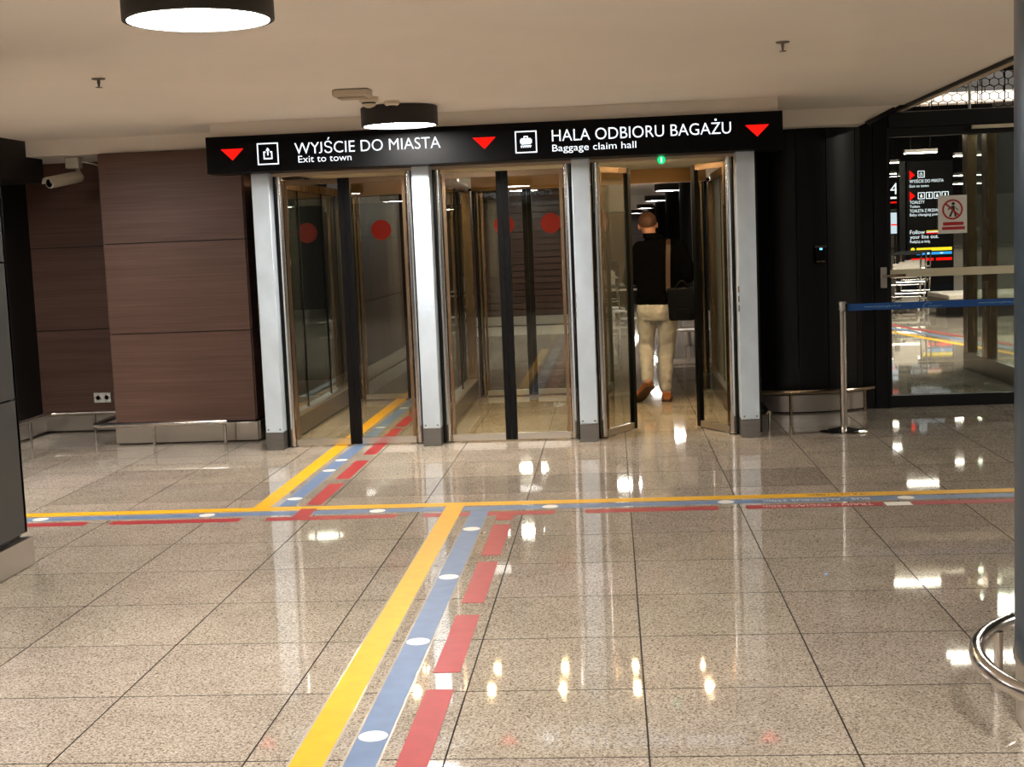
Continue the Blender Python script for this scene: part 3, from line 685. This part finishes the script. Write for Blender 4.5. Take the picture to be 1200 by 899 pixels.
# no entry notice on the glass door
t = thing('prohibition_notice', 'white no pedestrians notice taped on the glass door', 'notice', (2.735, 7.60, 1.43))
MB().box(2.622, 2.853, 7.600, 7.606, 1.425, 1.735).build('board', 'white_plastic', t)
nf = lambda u, v, d: (u, 7.5995-d, v); cx, cz = 2.737, 1.62
ring = MB(); n = 40
ring.loft([[nf(cx+r*math.cos(2*PI*i/n), cz+r*math.sin(2*PI*i/n), d) for i in range(n)] for r, d in ((.083, 0), (.083, .001), (.069, .001), (.069, 0))], caps=False)
ring.build('red_ring', 'sign_red', t)
fig = MB()
for poly in ([(-.008, .03), (.016, .03), (.02, -.01), (-.004, -.012)], [(-.006, -.008), (.006, -.012), (-.014, -.06), (-.03, -.056)], [(.006, -.012), (.02, -.01), (.034, -.058), (.02, -.062)],
             [(-.008, .028), (-.004, .02), (-.034, -.004), (-.04, .004)], [(.014, .03), (.018, .02), (.046, -.002), (.04, -.01)]):
    fig.prism([(cx+u, cz+v) for u, v in poly], 0, .0014, nf)
fig.prism([(cx+.006+.013*math.cos(2*PI*i/16), cz+.047+.013*math.sin(2*PI*i/16)) for i in range(16)], 0, .0014, nf)
fig.build('walking_figure', 'print_black', t)
MB().prism([(cx-.062, cz+.045), (cx-.052, cz+.056), (cx+.058, cz-.048), (cx+.048, cz-.058)], 0, .0018, nf).build('red_bar', 'sign_red', t)
MB().prism(R4(2.66, 2.825, 1.49, 1.518), 0, .001, nf).build('red_caption', 'sign_red', t)
MB().prism(R4(2.652, 2.835, 1.455, 1.48), 0, .001, nf).build('red_caption', 'sign_red', t)

# ================================================================ THE HALL BEYOND
w = struct('wall_hall_wood', label='dark wood wall running along the hall behind the left lane')
MB().box(-3.1, -2.87, 9.6, 20.2, 0, 2.45).build('backing', 'black_wall', w)
ys = [9.6+2.12*i for i in range(6)]
for a, b in zip(ys, ys[1:]):
    for z0, z1 in zip(ZS, ZS[1:]): MB().box(-2.872, -2.855, a+.004, b-.004, z0+.004, z1+(.12 if z1 > 2.3 else -.004)).build('wood_panel', 'wenge_slat', w)
MB().box(-2.868, -2.835, 9.6, 20.2, .012, .16).build('steel_plinth', 'steel', w)
w = struct('wall_hall_slat', label='dark slatted wood wall at the end of the middle lane')
MB().box(-3.1, -.55, 20.25, 20.5, 0, 2.45).build('backing', 'black_wall', w)
for i in range(20): MB().box(-2.86, -.56, 20.2, 20.25, .185+i*.113, .185+i*.113+.098).build('slat', 'wenge_slat', w)
MB().box(-2.86, -.56, 20.16, 20.2, .012, .17).build('steel_plinth', 'steel', w)
smesh('wall_hall_far', MB().box(-6, 3, 50, 50.3, 0, 2.45), 'wenge_slat', 'dark brown wall at the far end of the hall')
smesh('wall_hall_left', MB().box(-6.2, -6, 20.5, 50, 0, 2.45), 'black_wall', 'dark side wall of the hall')
smesh('wall_hall_right', MB().box(2.2, 2.4, 8.4, 50, 0, 4.9), 'black_wall', 'black wall between the passage and the baggage hall')
smesh('wall_baggage_far', MB().box(2.4, 12, 32, 32.2, 0, 4.9), 'black_wall', 'black wall at the far end of the baggage hall')
for k, y in enumerate((20.5, 26.5, 33.5, 41.0)):
    c = struct('wall_hall_column', (1.72, y, 0), label='round black column on the right of the hall')
    MB().lathe([(.55, .16), (.55, 2.45)], (1.72, y, 0), 40).build('shaft', 'black_panel', c)
    MB().lathe([(.56, .0), (.56, .16)], (1.72, y, 0), 40).build('plinth', 'steel', c)

def trolley_proto():
    t = thing('luggage_trolley', 'x', 'trolley', (0, 0, 0), 'luggage trolleys')
    for s in (-1, 1):
        MB().tube([(s*.25, -.35, .12), (s*.25, .30, .16), (s*.26, .38, .5), (s*.27, .40, .98)], .016, 8).build('side_tube', 'chrome', t)
        MB().tube([(s*.22, .36, .45), (s*.22, .2, .52)], .011, 8).build('basket_arm', 'chrome', t)
    MB().tube([(-.27, .40, .98), (-.27, .46, 1.02), (.27, .46, 1.02), (.27, .40, .98)], .018, 8).build('handle', 'black_rubber', t)
    MB().box(-.25, .25, -.36, .28, .13, .155).build('platform', 'grey_light', t)
    MB().box(-.2, .2, .40, .41, .62, .86).build('display_panel', 'grey_light', t)
    for z in (.3, .5, .74): MB().tube([(-.26, .37+.01*z, z), (.26, .37+.01*z, z)], .011, 8).build('cross_bar', 'chrome', t)
    for x, y in ((-.23, .30), (.23, .30), (0, -.32)):
        m = MB().lathe([(.075, -.018), (.075, .018)], (0, 0, 0), 18); m.v = [(x+p[2], y+p[0], .076+p[1]) for p in m.v]
        m.build('wheel', 'grey_light', t)
    return t
tp = trolley_proto()
TR = [(4.86, 19.9, PI, 'luggage trolley left of the totem, at the front of the row'), (5.18, 20.95, PI, 'luggage trolley in front of the totem, nearest its lit text'),
      (5.5, 22.0, PI, 'luggage trolley left of the totem, behind the front one'), (-.12, 21.2, .2, 'luggage trolley seen through the open gate, left of the man'),
      (-.15, 22.3, .2, 'luggage trolley seen through the open gate, behind another')]
for k, (x, y, a, lab) in enumerate(TR):
    o = tp if k == 0 else copy_tree(tp)
    o.location = (x, y, 0); o.rotation_euler = (0, 0, a); o['label'] = lab

# lit totem
TYY = 23.0; tx0, tx1 = 5.645, 6.53
t = thing('information_totem', 'tall black lit totem with arrows and white text', 'totem', (6.1, TYY, 0))
MB().box(tx0, tx1, TYY, TYY+.3, 0, 2.72).build('slab', 'black_sign', t, bevel=.01)
MB().box(tx0-.13, tx0-.02, TYY+.02, TYY+.28, 0, 2.72).build('edge_fin', 'black_panel', t)
tf = lambda u, v, d: (u, TYY-.0005-d, v)
def ttext(s, x0, x1, z, cap, mat='letter_light'):
    split_words(text_mesh(s, x1-x0, cap, lambda u, v, d: (x0+u, TYY-.001-d, z+v), extrude=.002), len(s.split()), mat, t)
X = tx0+.08
for z in (2.45, 2.05):
    MB().prism([(X-.02, z-.09), (X-.02, z+.09), (X+.08, z)], 0, .003, tf).build('red_arrow', 'arrow_light', t)
frame_icon(X+.2, 2.46, .065, t, EXITP, tf, .012)
for i in range(4): frame_icon(X+.20+i*.15, 2.05, .064, t, [R4(-.3, .3, -.5, .1), R4(-.15, .15, .2, .5)] if i % 2 == 0 else [R4(-.18, .18, -.6, .6)], tf, .012)
ttext('WYJŚCIE DO MIASTA', X-.02, X+.62, 2.30, .06); ttext('Exit to town', X-.02, X+.34, 2.215, .05)
ttext('TOALETY', X-.02, X+.26, 1.90, .06); ttext('Toilets', X-.02, X+.17, 1.825, .05)
ttext('TOALETA Z PRZEWIJAKIEM', X-.02, X+.72, 1.735, .06); ttext('Baby changing point', X-.02, X+.55, 1.665, .05)
ttext('Follow', X-.02, X+.26, 1.32, .075); ttext('your line out.', X-.02, X+.52, 1.23, .075); ttext('Podążaj za linią.', X-.02, X+.36, 1.15, .05)
for a, m in ((0, 'yellow_light'), (.03, 'letter_light'), (.06, 'arrow_light')): MB().prism(R4(X+.29, X+.56, 1.365-a*.8, 1.38-a*.8), 0, .003, tf).build('colour_bar', m, t)
MB().prism([(X+.03+.04*math.cos(2*PI*i/16), 1.02+.04*math.sin(2*PI*i/16)) for i in range(16)], 0, .003, tf).build('yellow_spot', 'yellow_light', t)
MB().prism(R4(X+.1, X+.77, .99, 1.05), 0, .003, tf).build('colour_bar', 'yellow_light', t)
MB().prism(R4(X+.1, X+.77, .915, .965), 0, .003, tf).build('colour_bar', 'blue_light', t)
MB().prism(R4(X+.0, X+.42, .80, .85), 0, .003, tf).build('colour_bar', 'arrow_light', t); MB().prism(R4(X+.47, X+.77, .80, .85), 0, .003, tf).build('colour_bar', 'arrow_light', t)
for q in (.3, .55): MB().prism(R4(X+q, X+q+.05, .93, .95), .003, .004, tf).build('white_spot', 'letter_light', t)

# carousel edge, screens and counters in the baggage hall
t = thing('baggage_carousel', 'low steel baggage carousel behind the blue belt', 'carousel', (6.6, 18.6, 0))
MB().box(5.25, 9.5, 18.1, 19.6, .30, .37).build('steel_deck', 'grey_light', t, bevel=.01)
MB().box(5.25, 9.5, 18.15, 19.6, .22, .298).build('deck_edge', 'steel_dark', t)
MB().box(5.4, 9.5, 18.9, 19.6, .0, .219).build('skirt', 'black_matte', t)
for x in (5.68, 7.2, 8.8): MB().tube([(x, 18.2, .001), (x, 18.2, .219)], .05, 14).build('leg', 'steel', t)
t = thing('baggage_carousel', 'black low carousel seen left of the man through the open gate', 'carousel', (.3, 27, 0))
MB().box(-2.5, .9, 26.5, 28.5, .32, .40).build('belt_deck', 'black_rubber', t); MB().box(-2.4, .85, 26.6, 28.4, 0, .319).build('skirt', 'black_matte', t)
MB().box(-2.5, .9, 26.42, 26.49, .30, .34).build('steel_edge', 'steel', t)
t = thing('hall_bench', 'small steel bench right of the man, beyond the gates', 'bench', (.98, 14.6, 0))
MB().box(.72, 1.25, 14.4, 14.9, .20, .225).build('seat', 'grey_light', t, bevel=.005)
for x in (.95,): MB().tube([(x, 14.6, .001), (x, 14.6, .199)], .03, 12).build('leg', 'steel', t)
MB().tube([(.72, 14.4, .26), (1.25, 14.4, .26)], .012, 8).build('edge_bar', 'chrome', t)
MB().tube([(.8, 14.42, .22), (.8, 14.4, .26)], .008, 8).build('bar_support', 'chrome', t)

NX, FX = 5.62, 5.78
t = thing('number_sign', 'hanging black sign with a white number four', 'sign', (NX+.15, 25, 1.8))
MB().box(NX, NX+.36, 25, 25.1, 1.84, 2.42).build('panel', 'black_sign', t)
link('lettering', text_mesh('4', .15, .24, lambda u, v, d: (NX+.12+u, 24.999-d, 2.14+v), extrude=.003), 'letter_light', t)
MB().box(NX+.06, NX+.32, 24.996, 24.999, 2.05, 2.09).build('light_bar', 'letter_light', t); MB().box(NX+.1, NX+.28, 24.996, 24.999, 1.96, 1.99).build('red_bar', 'arrow_light', t)
for x in (NX+.06, NX+.3): MB().tube([(x, 25.05, 2.42), (x, 25.05, 4.88)], .012, 6).build('rod', 'black_matte', t)
t = thing('flight_screen', 'bright flight screen left of the totem', 'screen', (FX+.15, 25.4, 1.3))
MB().box(FX, FX+.36, 25.4, 25.5, 1.30, 1.80).build('casing', 'black_matte', t); MB().box(FX+.02, FX+.34, 25.394, 25.399, 1.33, 1.77).build('display', 'screen_light', t)
MB().box(FX+.05, FX+.3, 25.390, 25.393, 1.5, 1.53).build('red_rule', 'arrow_light', t)
MB().tube([(FX+.18, 25.48, 0), (FX+.18, 25.48, 1.3)], .05, 10).build('stand', 'steel_dark', t)
t = thing('service_counter', 'pale service counter in the back of the baggage hall', 'counter', (6, 27.5, 0))
MB().box(4.6, 9.0, 27.5, 28.2, 0, .95).build('front', 'grey_light', t); MB().box(4.55, 9.05, 27.4, 28.3, .952, 1.0).build('top', 'grey_mid', t)
MB().box(4.6, 9.0, 27.48, 27.499, .3, .34).build('kick_band', 'steel', t)
# wall cladding of the hall seen behind the totem
w = struct('wall_baggage_panels', label='pale wall panels behind the totem')
for i in range(5): MB().box(4.8+i*1.4, 4.8+i*1.4+1.36, 31.9, 31.99, .1, 2.2).build('panel', 'grey_light', w)

# floor lines in the baggage hall
def slant(name, label, mat, off):
    a, b = Vector((3.3+off, 19.4, 0)), Vector((4.75+off, 10.2, 0)); d = (b-a).normalized(); n = Vector((-d.y, d.x, 0))*.055
    m = MB(); m.obox((a+b)/2+Vector((0, 0, .0008)), (b-a)/2, n, (0, 0, .0006)); tag(m.build(name, mat, None), label, 'floor line')
slant('yellow_floor_line', 'yellow slanting line on the baggage hall floor', 'tape_yellow', .0)
slant('blue_floor_line', 'grey blue slanting line on the baggage hall floor', 'tape_blue', .28)
slant('red_floor_line', 'red slanting line on the baggage hall floor', 'tape_red', .5)

# steel framed screen to the right behind the glass door
t = thing('steel_screen', 'bronze steel and glass screen behind the glass door', 'partition', (3.62, 9.5, 0))
MB().box(3.58, 3.68, 8.0, 10.62, .0, .17).build('kick_box', 'steel_dark', t, bevel=.003)
for y0, y1, mt in ((10.44, 10.62, 'steel_bronze'), (9.72, 9.9, 'steel_bronze'), (8.3, 8.5, 'steel_bronze')): MB().box(3.58, 3.68, y0, y1, .17, 2.4).build('upright', mt, t)
for y0, y1 in ((9.91, 10.43), (8.51, 9.71)): MB().box(3.625, 3.635, y0, y1, .17, 2.4).build('glass_pane', 'glass_green', t)
MB().box(3.58, 3.68, 8.0, 10.62, 2.4, 2.5).build('top_rail', 'steel_bronze', t)
MB().box(3.57, 3.58, 9.98, 10.06, 1.42, 1.46).build('tag_plate', 'grey_light', t)

# linear lamps, added light panels, mesh and pipes of the dark high ceiling
LIN = [(3.02, 3.6, 11.6, 2.56, 'long white linear lamp right behind the glass door lintel'), (4.55, 5.05, 18.0, 2.62, 'linear lamp above the totem top edge'), (5.8, 6.4, 20.0, 2.64, 'linear lamp right of the totem, uppermost'),
       (6.78, 7.5, 24.0, 2.44, 'linear lamp right of the totem, middle'), (7.25, 8.0, 26.0, 2.33, 'linear lamp right of the totem, lowest'), (5.45, 5.75, 24.0, 2.53, 'linear lamp left of the totem, lower'), (4.95, 5.3, 22.0, 2.66, 'linear lamp left of the totem, upper'), (3.62, 4.6, 9.6, 2.58, 'linear lamp high at the right edge by the column'), (4.05, 4.3, 12.2, 2.58, 'slanted linear lamp over the steel screen'), (4.2, 6.2, 13.5, 4.2, 'added light panel high over the baggage hall floor'), (5.2, 7.2, 16.5, 4.2, 'added light panel high over the carousel'), (7.5, 9.5, 14, 3.4, 'linear lamp far right in the baggage hall'), (7.6, 9.6, 3.0, 4.0, 'added light panel high right of the column')]  # the high wide panels are added out of view to brighten the hall
for x0, x1, y, z, lab in LIN:
    t = thing('linear_lamp', lab, 'lamp', ((x0+x1)/2, y, z), 'linear hall lamps')
    hw = .6 if z > 3.9 else .06
    MB().box(x0, x1, y-hw, y+hw, z, z+.05).build('housing', 'grey_mid', t); MB().box(x0+.01, x1-.01, y-hw+.005, y+hw-.005, z-.012, z-.001).build('tube', 'fill_panel_light' if z > 3.9 else 'strip_light', t)
    for x in (x0+.1, x1-.1): MB().tube([(x, y, z+.05), (x, y, 4.88)], .006, 6).build('suspension', 'black_matte', t)
mm = MB(); Y0 = 9.3; cw, ch = .085, .085
for i in range(-2, 34):
    for j in range(8):
        x = 2.35+i*cw+(j % 2)*cw/2; z = 2.5+j*ch*.75
        for a, b in (((0, 0), (cw/2, ch*.25)), ((cw/2, ch*.25), (cw, 0)), ((0, 0), (0, -ch*.5))):
            p, q = Vector((x+a[0], Y0, z+a[1])), Vector((x+b[0], Y0, z+b[1])); mm.tube([p, q], .0045, 4, caps=False)
o = tag(mm.build('wire_mesh', 'mesh_wire', None), 'dark wire mesh panel above the glass door', 'mesh'); o['kind'] = 'stuff'
t = thing('steel_beam', 'pale horizontal beam behind the wire mesh', 'beam', (4, 12, 2.8))
MB().box(2.5, 8, 14.0, 14.3, 3.02, 3.15).build('flange', 'grey_light', t); MB().box(2.5, 8, 14.08, 14.2, 3.151, 3.4).build('web', 'black_matte', t)
t = thing('ceiling_pipe', 'grey pipe running above the door lintel', 'pipe', (4, 8.6, 2.5))
MB().tube([(2.5, 8.6, 2.49), (5.5, 8.6, 2.49)], .018, 10).build('pipe_run', 'grey_light', t)
for x in (3.14, 4.4): MB().tube([(x, 8.62, 2.5), (x, 8.62, 2.78)], .012, 8).build('hanger', 'white_plastic', t)
# ================================================================ THE MAN WALKING AWAY
PL = Vector((.33, 8.5, 0))
def ering(c, w, d, seg=24, ax=(1, 0, 0), ay=(0, 1, 0)):
    c, ax, ay = Vector(c), Vector(ax), Vector(ay)
    return [c + ax*w*math.cos(q) + ay*d*math.sin(q) for q in (2*PI*i/seg for i in range(seg))]
def limb(m, pts, rad, seg=18):
    m.tube(pts, rad, seg)
    for p, r in ((pts[0], rad[0]), (pts[-1], rad[-1])): ball(m, p, (r, r, r))
def ball(m, c, r, seg=18, rot=None):
    c = Vector(c); rings = []
    for i in range(1, 12):
        th = PI*i/12
        ring = [Vector((r[0]*math.sin(th)*math.cos(q), r[1]*math.sin(th)*math.sin(q), r[2]*math.cos(th))) for q in (2*PI*j/seg for j in range(seg))]
        rings.append([c + (rot @ p if rot else p) for p in ring])
    m.loft(rings)
def fuse(m, name, mat, parent, voxel, smooth=4, folds=0, fsize=.1):
    me = bpy.data.meshes.new(name); me.from_pydata([tuple(p+PL) if isinstance(p, Vector) else tuple(Vector(p)+PL) for p in m.v], [], m.f)
    bm = bmesh.new(); bm.from_mesh(me); bmesh.ops.recalc_face_normals(bm, faces=bm.faces); bm.to_mesh(me); bm.free()
    o = bpy.data.objects.new('tmp', me); col.objects.link(o)
    r = o.modifiers.new('r', 'REMESH'); r.mode = 'VOXEL'; r.voxel_size = voxel
    s = o.modifiers.new('s', 'SMOOTH'); s.factor = .5; s.iterations = smooth
    if folds:
        tx = bpy.data.textures.new('folds', 'CLOUDS'); tx.noise_scale = fsize; tx.noise_depth = 2
        d = o.modifiers.new('d', 'DISPLACE'); d.texture = tx; d.texture_coords = 'GLOBAL'; d.strength = folds; d.mid_level = .5
    me2 = bpy.data.meshes.new_from_object(o.evaluated_get(bpy.context.evaluated_depsgraph_get()))
    bpy.data.objects.remove(o); me2.name = name; me2.shade_smooth()
    return link(name, me2, mat, parent)

HM = Matrix.Translation((-.055, .03, 1.605)) @ Matrix.Rotation(math.radians(-5), 4, 'Y') @ Matrix.Rotation(math.radians(-16), 4, 'X')
HR = HM.to_3x3()
hp = lambda x, y, z: HM @ Vector((x, y, z))
body = MB()
ball(body, hp(0, -.008, .02), (.078, .096, .09), rot=HR); ball(body, hp(0, .03, -.045), (.058, .06, .065), rot=HR); ball(body, hp(0, .02, -.01), (.07, .075, .08), rot=HR)
limb(body, [(-.015, .0, 1.42), hp(0, -.01, -.03)], [.05, .058])
for s in (-1, 1): ball(body, hp(s*.079, .0, -.012), (.011, .022, .032), 12, HR)
ball(body, hp(0, .096, -.012), (.013, .018, .02), 12, HR); ball(body, hp(0, .09, .004), (.009, .012, .024), 12, HR)
ball(body, hp(0, .083, -.052), (.024, .008, .006), 12, HR); ball(body, hp(0, .083, -.064), (.02, .008, .006), 12, HR)
for s in (-1, 1): ball(body, hp(s*.03, .077, .03), (.022, .012, .007), 12, HR)
body.loft([ering(c, w, d) for c, w, d in (((0, 0, .80), .14, .09), ((0, 0, .95), .15, .10), ((.03, 0, 1.15), .165, .105), ((.05, 0, 1.34), .175, .10), ((.04, 0, 1.43), .11, .07))])
ARMR = [(.215, 0, 1.375), (.295, .0, 1.135), (.17, .26, 1.13)]; ARML = [(-.125, 0, 1.375), (-.232, .01, 1.12), (-.09, .27, 1.15)]
for A in (ARMR, ARML): limb(body, A[:2], [.052, .044]); limb(body, A[1:], [.044, .028])
LEGR = [(.10, 0, .85), (.095, .01, .66), (.087, .035, .48), (.068, .0, .3), (.06, -.015, .085)]
LEGL = [(-.085, 0, .85), (-.092, .035, .68), (-.102, .07, .50), (-.106, -.07, .36), (-.098, -.185, .215)]
for A in (LEGR, LEGL): limb(body, A, [.085, .075, .056, .05, .036])
def hand(m, w, fwd, out, side):
    w, f, o = Vector(w), Vector(fwd).normalized(), Vector(out).normalized(); u = f.cross(o).normalized()
    rot = Matrix((o, f, u)).transposed()
    ball(m, w+f*.045, (.04, .05, .016), 16, rot)
    for k, (off, ln) in enumerate(((-.03, .066), (-.010, .076), (.011, .072), (.030, .056))):
        b = w+f*.085+o*off*side
        m.tube([b-f*.02, b+f*ln*.45-u*.008, b+f*ln*.8-u*.028, b+f*ln*.85-u*.05], [.009, .009, .0085, .007], 10)
    b = w+f*.03-o*.034*side
    m.tube([b, b+f*.025-o*.02*side-u*.012, b+f*.05-o*.016*side-u*.028], [.011, .01, .0085], 10)
hand(body, (.165, .285, 1.13), (-.55, .8, .1), (.8, .55, 0), 1); hand(body, (-.08, .295, 1.155), (.55, .8, .1), (.8, -.55, 0), -1)
person = fuse(body, 'person', 'skin', None, .006, 3)
tag(person, 'man in black jumper and beige trousers walking away through the open gate', 'person')
# hair: a close cropped cap with a sloping hairline
hair = MB(); rings = []
for i in range(0, 13):
    ring = []
    for j in range(32):
        ph = 2*PI*j/32; back = (1-math.sin(ph))/2
        th = max(.02, i/12)*math.radians(55+82*back**.8)
        ring.append(HM @ (Vector((0, -.008, .02)) + Vector((.0825*math.sin(th)*math.cos(ph), .101*math.sin(th)*math.sin(ph), .0955*math.cos(th)))) + PL)
    rings.append(ring)
hair.loft(rings).build('hair', 'hair', person)
for s in (-1, 1):
    m = MB(); ball(m, hp(s*.03, .079, .012)+PL, (.012, .008, .008), 12, HR); m.build('eye', 'white_plastic', person)
# jumper
j = MB()
j.loft([ering(c, w, d, 28) for c, w, d in (((.005, 0, .885), .186, .128), ((.005, 0, .93), .193, .135), ((.015, 0, 1.02), .193, .132), ((.03, 0, 1.15), .205, .135), ((.045, 0, 1.28), .213, .138), ((.052, 0, 1.375), .205, .125), ((.05, 0, 1.43), .165, .10), ((.025, 0, 1.465), .11, .085), ((-.012, -.006, 1.495), .082, .08), ((-.025, -.002, 1.52), .07, .07))])
for A, sd in ((ARMR, 1), (ARML, -1)):
    limb(j, A[:2], [.083, .07]); limb(j, A[1:], [.07, .05])
fuse(j, 'jumper', 'jumper', person, .011, 6, folds=.022, fsize=.09)
co = MB(); co.loft([ering((-.022, -.006, 1.485), .078, .078), ering((-.034, .0, 1.528), .07, .07), ering((-.034, .0, 1.528), .064, .064), ering((-.022, -.006, 1.485), .066, .066)], caps=False)
co.v = [tuple(Vector(p)+PL) for p in co.v]; co.build('collar', 'jumper', person)
# trousers
tr = MB()
tr.loft([ering(c, w, d) for c, w, d in (((.005, 0, .96), .16, .11), ((.005, 0, .88), .172, .122), ((.005, -.008, .82), .18, .128), ((.005, -.003, .745), .165, .11))])
limb(tr, LEGR[:4]+[(.058, -.012, .13)], [.102, .088, .071, .066, .058]); limb(tr, LEGL[:4]+[(-.10, -.165, .235)], [.098, .084, .069, .064, .055])
fuse(tr, 'trousers', 'jeans', person, .009, 4, folds=.022, fsize=.06)
# shoes
def shoe(heel, fwd, up, lab):
    f = Vector(fwd).normalized(); u0 = Vector(up); s = f.cross(u0).normalized(); u = s.cross(f).normalized(); H = Vector(heel)+PL
    prof = [(0, .03, .085), (.02, .043, .1), (.07, .041, .095), (.12, .041, .082), (.17, .047, .066), (.22, .051, .056), (.265, .043, .048), (.288, .02, .036)]
    def ring(x, w, h0, h1):
        pts = []
        for q in (2*PI*i/20 for i in range(20)):
            a, b = math.cos(q), math.sin(q); a = math.copysign(abs(a)**.7, a); b = math.copysign(abs(b)**.7, b)
            pts.append(H + f*x + s*w*a + u*((h0+h1)/2+(h1-h0)/2*b))
        return pts
    o = MB().loft([ring(x, w, .02, h) for x, w, h in prof]).build('shoe', 'shoe_tan', person)
    MB().loft([ring(x*1.02-.004, w+.004, 0, .024) for x, w, h in prof]).build('sole', 'shoe_sole', o)
shoe((.066, -.075, .001), (.06, 1, 0), (0, 0, 1), '')
shoe((-.072, -.21, .155), (-.42, .72, -.55), (-.15, .55, .8), '')

# ---- shoulder bag
bag = thing('shoulder_bag', 'black leather shoulder bag on the brown strap at his right hip', 'bag', PL+Vector((.21, -.2, .73)))
cB = PL+Vector((.212, -.205, .885)); bx = Vector((.113, -.012, .0)); by = Vector((.006, .055, 0)); bz = Vector((-.008, 0, .14))
MB().obox(cB, bx, by, bz).build('body', 'leather_black', bag, bevel=.02)
MB().obox(cB+Vector((.0, -.060, .03)), bx*1.02, by*.07, bz*.80).build('flap', 'leather_black', bag, bevel=.005)
MB().obox(cB+Vector((.0, 0, .142)), bx*1.02, by*1.06, Vector((0, 0, .006))).build('top_edge', 'leather_black', bag, bevel=.004)
MB().obox(cB+Vector((.012, -.066, -.08)), bx*.5, by*.06, bz*.35).build('pocket', 'leather_black', bag, bevel=.004)
MB().tube([cB+Vector((-.05+.12*i/10, -.0, .14+.07*math.sin(PI*i/10))) for i in range(11)], .009, 8).build('handle', 'leather_black', bag)
def ribbon(pts, w, nrm, th=.003):
    rings = []
    for i, p in enumerate(pts):
        p = Vector(p)+PL; t = (Vector(pts[min(i+1, len(pts)-1)])-Vector(pts[max(i-1, 0)])).normalized(); n = Vector(nrm[i]).normalized(); s = t.cross(n).normalized()
        rings.append([p+s*w+n*th, p-s*w+n*th, p-s*w-n*th, p+s*w-n*th])
    return MB().loft(rings)
sp = [(.105, -.165, 1.03), (.105, -.162, 1.12), (.108, -.165, 1.24), (.112, -.16, 1.34), (.118, -.128, 1.42), (.122, -.06, 1.462), (.125, .0, 1.468), (.128, .07, 1.455), (.135, .13, 1.40), (.16, .165, 1.25), (.20, .168, 1.12), (.26, .10, 1.02), (.318, -.06, .995), (.325, -.17, 1.0)]
sn = [(0, -1, 0), (0, -1, 0), (0, -1, .05), (0, -1, .25), (0, -.7, .7), (0, -.2, 1), (0, 0, 1), (0, .4, 1), (0, .9, .5), (0, 1, .1), (.2, 1, 0), (1, .6, 0), (1, 0, .1), (1, -.2, 0)]
ribbon(sp, .019, sn).build('strap', 'strap_brown', bag, label='brown webbing strap')
for q in (sp[0], sp[-1]): MB().tube([Vector(q)+PL+Vector((.016*math.cos(a), 0, .016*math.sin(a)-.012)) for a in (2*PI*i/16 for i in range(16))], .0035, 6, loop=True).build('ring', 'chrome', bag)
